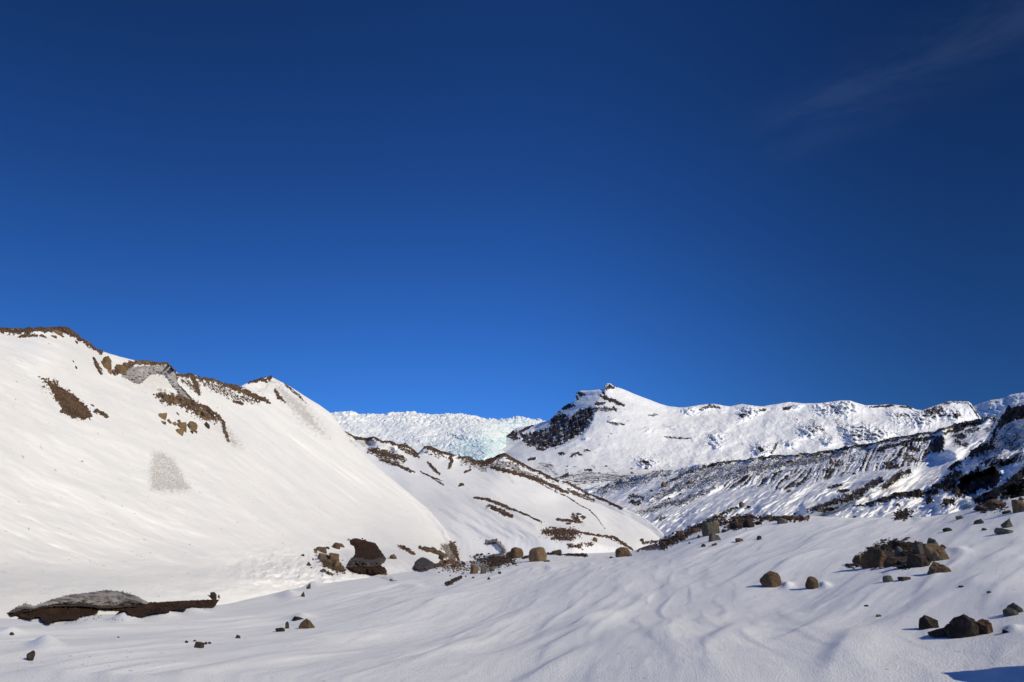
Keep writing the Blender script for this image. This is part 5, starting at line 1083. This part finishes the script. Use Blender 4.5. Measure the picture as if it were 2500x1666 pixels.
scree('scree', 'countless dark stones scattered over the right moraine slope and bank',
      [(7, [(-400, 860), (0, 760), (400, 740), (850, 670), (1240, 600)], 40, 2), (7, [(0, 900), (400, 850), (900, 760), (1300, 700)], 110, 2.4), (5, [(1450, 1180), (1800, 1080), (2300, 960)], 90, 2), (5, [(1250, 1200), (1400, 1190), (1500, 1300), (1900, 1160)], 70, 1.5),
       (7, [(600, 1160), (950, 1058), (1180, 930)], 30, 1), (7, [(1200, 970), (1420, 855)], 24, .5), (7, [(1060, 1120), (1310, 1048), (1640, 1025)], 26, 1), (7, [(1600, 980), (1900, 850), (2200, 850)], 120, 1.2), (7, [(1950, 720), (2150, 620), (2340, 600)], 120, 1.6), (5, [(1000, 1150), (1300, 1050), (1640, 960)], 70, 1.4)],
      170, 1.4, 5, 'dark', 27, ['moraine_slope', 'moraine_bank'])
scree('scree', 'stones dotted over the snow benches of the valley head under the peak',
      [(5, [(600, 1010), (900, 960), (1300, 990)], 70, 1.2), (5, [(680, 1060), (900, 1010), (1300, 1010)], 60, 1.2), (5, [(450, 900), (900, 900), (1500, 930)], 80, .6)], 160, 1.4, 4.5, 'dark', 28, ['mountain'])

# ================================================================ EXPOSED ICE
def ice_mat(name, c1, c2, c3, st, sc, ro=.55, sp=.25):
    m, t = new_mat(name)
    co = N(t, 'ShaderNodeTexCoord').outputs['Object']
    mp = N(t, 'ShaderNodeMapping', {'Vector': co, 'Scale': st[0], 'Rotation': st[1]}).outputs[0]
    n1 = noise(t, mp, sc, 6, .65, .6); n2 = noise(t, co, sc*3.5, 5, .7)
    col = mixc(t, rng(t, n1, .38, .62), c1, c2)
    col = mixc(t, rng(t, n2, .55, .8, 0., .5), col, c3)
    p = N(t, 'ShaderNodeBsdfPrincipled', {'Base Color': col, 'Roughness': ro, 'Specular IOR Level': sp})
    b = N(t, 'ShaderNodeBump', {'Height': math_(t, 'ADD', n1, n2), 'Strength': .6, 'Distance': .06}); t.links.new(b.outputs[0], p.inputs['Normal'])
    N(t, 'ShaderNodeOutputMaterial', {'Surface': p.outputs[0]})
    return m
IM_dirty = ice_mat('dirty_ice', (.34, .32, .31, 1), (.06, .05, .045, 1), (.045, .035, .03, 1), ((.55, .55, 3.0), (0, R(18), 0)), 1.9)
IM_grey = ice_mat('grey_ice', (.46, .45, .45, 1), (.24, .225, .22, 1), (.10, .085, .08, 1), ((3.0, 1.2, .5), (0, R(8), 0)), .9)
IM_soil = ice_mat('wet_soil', (.050, .030, .021, 1), (.028, .016, .012, 1), (.10, .065, .045, 1), ((1, 1, 1), (0, 0, 0)), 2.4, .95, .05)
def shell(name, outline, bulge, mat, parent=None, W=9, rough=.1, edge=.25, only=None, step=1.5, seed=1, z=0., strat=0., over=0.):
    xs = [p[0] for p in outline]; ys = [p[1] for p in outline]
    gx = np.arange(min(xs)-3, max(xs)+3, step); gy = np.arange(min(ys)-3, max(ys)+3, step)
    GX, GY = np.meshgrid(gx, gy); sdv = polysd(GX, GY, outline) + fbm(GX/4., GY/4., 3, seed)*1.6
    sk = max(1, int(4/step)); D0 = np.zeros(GX.shape)
    cx_ = np.arange(0, len(gx)+sk, sk).clip(0, len(gx)-1); cy_ = np.arange(0, len(gy)+sk, sk).clip(0, len(gy)-1)
    cx_ = np.unique(cx_); cy_ = np.unique(cy_); T = np.zeros((len(cy_), len(cx_)))
    for i, b in enumerate(cy_):
        for j, a in enumerate(cx_):
            r = hit(gx[a], gy[b], only); T[i, j] = r[1] if r else np.nan
    T = np.where(np.isnan(T), np.nanmedian(T), T)
    T1 = np.array([np.interp(np.arange(len(gx)), cx_, T[i]) for i in range(len(cy_))])
    D0 = np.array([np.interp(np.arange(len(gy)), cy_, T1[:, j]) for j in range(len(gx))]).T
    D = D0 + edge - (bulge+edge)*np.sqrt(np.clip((sdv+1)/W, 0, 1)) + (fbm(GX/7, GY/5, 4, seed+3)*rough + strat*ridged(GX/60+GY/40, (GY+.08*GX+6*fbm(GX/40, GY/20, 2, seed))/7, 3, seed+4))*np.clip(sdv/4, 0, 1)
    if over:
        ins = sdv > 0; yt = np.where(ins, GY, 1e9).min(0); yb = np.where(ins, GY, -1e9).max(0)
        tt = np.clip((GY-yt[None, :])/np.maximum(yb-yt, 2)[None, :], 0, 1)
        D = D + over*sst(.45, 1., tt)*np.clip((sdv+1)/4, 0, 1) - over*.3*np.sin(math.pi*np.clip(tt*1.4, 0, 1))*np.clip(sdv/6, 0, 1)
    D = np.where(sdv < -1, D0+edge*2, D)
    az, te = azel(GX, GY); X = D*np.sin(az); Y = D*np.cos(az); Z = EYE+D*te + z
    ok = sdv > -2.6
    idx = -np.ones(GX.shape, int); idx[ok] = np.arange(ok.sum())
    q = np.stack([idx[:-1, :-1], idx[1:, :-1], idx[1:, 1:], idx[:-1, 1:]], -1).reshape(-1, 4); q = q[(q >= 0).all(1)]
    co = np.stack([X[ok], Y[ok], Z[ok]], -1); c0 = co.mean(0)
    if parent is not None: c0 = np.array(parent.location)
    me = mesh_from(name, co-c0, q, mat); o = bpy.data.objects.new(name, me); C.objects.link(o)
    if parent is not None: o.parent = parent
    else: o.location = c0
    return o
def thing(name, label, cat, px, py, group=None):
    o = bpy.data.objects.new(name, None); C.objects.link(o); r = hit(px, py); o.location = r[0]; o.empty_display_size = .3
    o['label'] = label; o['category'] = cat
    if group: o['group'] = group
    return o
t = thing('ice_ledge', 'long dirty grey ice ledge over dark wet earth at the foot of the snow hill', 'ice ledge', 270, 1490)
shell('earth_face', zz(9, [(68, 545), (200, 530), (300, 505), (420, 472), (560, 462), (800, 472), (1100, 486), (1260, 470), (1440, 440), (1600, 432), (1800, 418), (2060, 408), (2145, 408), (2090, 477), (1840, 470), (1800, 517), (1680, 500), (1650, 532), (1460, 550), (1400, 578), (1260, 560), (1230, 518), (960, 508), (940, 545), (780, 570), (760, 602), (560, 615), (470, 648), (395, 618), (400, 580), (330, 575), (315, 606)]), .12, IM_soil, t, W=4, rough=.12, edge=.10, seed=5, z=.05)
shell('ice_lip', zz(9, [(68, 530), (120, 490), (180, 465), (240, 430), (330, 455), (420, 425), (520, 385), (700, 340), (880, 322), (1050, 300), (1180, 316), (1330, 352), (1480, 430), (1440, 462), (1250, 480), (1100, 496), (800, 482), (560, 474), (400, 488), (280, 525), (130, 552)]), .55, IM_dirty, t, W=13, rough=.07, edge=.15, seed=6, strat=.16, step=1.0, over=.42)
IM_band = ice_mat('dirty_shaded_ice', (.085, .07, .064, 1), (.035, .027, .024, 1), (.16, .145, .14, 1), ((.55, .55, 3.0), (0, R(18), 0)), 1.9, .7, .15)  # dark dirty ice; on the lip band it paints the overhang's shade
shell('lip_shade_band', zz(9, [(80, 540), (240, 488), (420, 455), (560, 432), (800, 425), (1000, 448), (1250, 445), (1425, 448), (1440, 464), (1250, 484), (1100, 500), (800, 487), (560, 479), (400, 493), (280, 530), (130, 556)]), .62, IM_band, t, W=9, rough=.08, edge=.15, seed=16, strat=.12, step=1.0, over=.5)  # darker strip paints shade under the overhang into the lip's lower half
scree('scree', 'dark crumbs of dirt along the top edge of the long ice ledge', [(9, [(120, 495), (240, 432), (330, 455), (520, 388), (700, 343), (880, 325), (1050, 303), (1200, 320)], 9, 1), (9, [(780, 600), (1000, 570), (1200, 590)], 40, .15), (9, [(1100, 310), (1340, 350)], 22, .25)], 260, .9, 3.4, 'dark', 31)
t = thing('ice_block', 'large dirt-capped ice block with a grey streaked lower face, below the snow hill', 'ice block', 890, 1400)
shell('earth_cap', zz(4, [(858, 262), (910, 242), (1000, 262), (1100, 290), (1132, 340), (1162, 380), (1192, 425), (1110, 440), (1040, 450), (960, 440), (890, 420), (910, 380), (905, 320), (865, 297)]), 1.0, IM_soil, t, W=12, rough=.35, edge=.3, seed=7)
shell('ice_face', zz(4, [(880, 420), (960, 415), (1060, 435), (1110, 425), (1170, 395), (1196, 432), (1180, 466), (1142, 492), (1080, 505), (930, 505), (830, 512), (838, 480)]), 1.15, IM_band, t, W=10, strat=.3, over=.2, rough=.25, edge=.3, seed=8)
shell('earth_foot', zz(4, [(825, 510), (930, 498), (1090, 500), (1145, 490), (1192, 520), (1206, 562), (1150, 574), (1050, 582), (960, 572), (870, 547)]), .75, IM_soil, t, W=8, rough=.25, edge=.3, seed=9)
o = shell('ice_lump', zz(4, [(1438, 522), (1465, 455), (1500, 428), (1540, 412), (1600, 448), (1690, 500), (1610, 522), (1570, 540), (1520, 556), (1460, 542)]), .7, IM_band, W=8, rough=.25, seed=10)
o['label'] = 'small dark ice lump streaked with snow, between the large ice block and the earth bank'; o['category'] = 'ice block'
o = shell('ice_fin', zz(4, [(2103, 287), (2180, 253), (2222, 266), (2282, 318), (2307, 375), (2297, 415), (2200, 422), (2110, 412), (2180, 388), (2250, 385), (2262, 350), (2228, 312), (2190, 287), (2130, 297)]), .6, IM_dirty, W=5, rough=.15, seed=11)
o['label'] = 'thin curved fin of dirty ice arching over a snow bowl, left of the cleft boulder'; o['category'] = 'ice fin'
o = shell('ice_cliff', zz(1, [(1170, 445), (1250, 425), (1400, 418), (1540, 415), (1572, 450), (1602, 500), (1622, 600), (1700, 690), (1785, 775), (1640, 685), (1560, 605), (1505, 515), (1440, 498), (1370, 512), (1322, 560), (1282, 592), (1240, 592), (1180, 560), (1100, 520)]), .55, IM_grey, W=10, rough=.5, edge=.3, seed=12)
o['label'] = 'grey fluted ice cliff under the brown boulders on the skyline of the snow hill'; o['category'] = 'ice cliff'
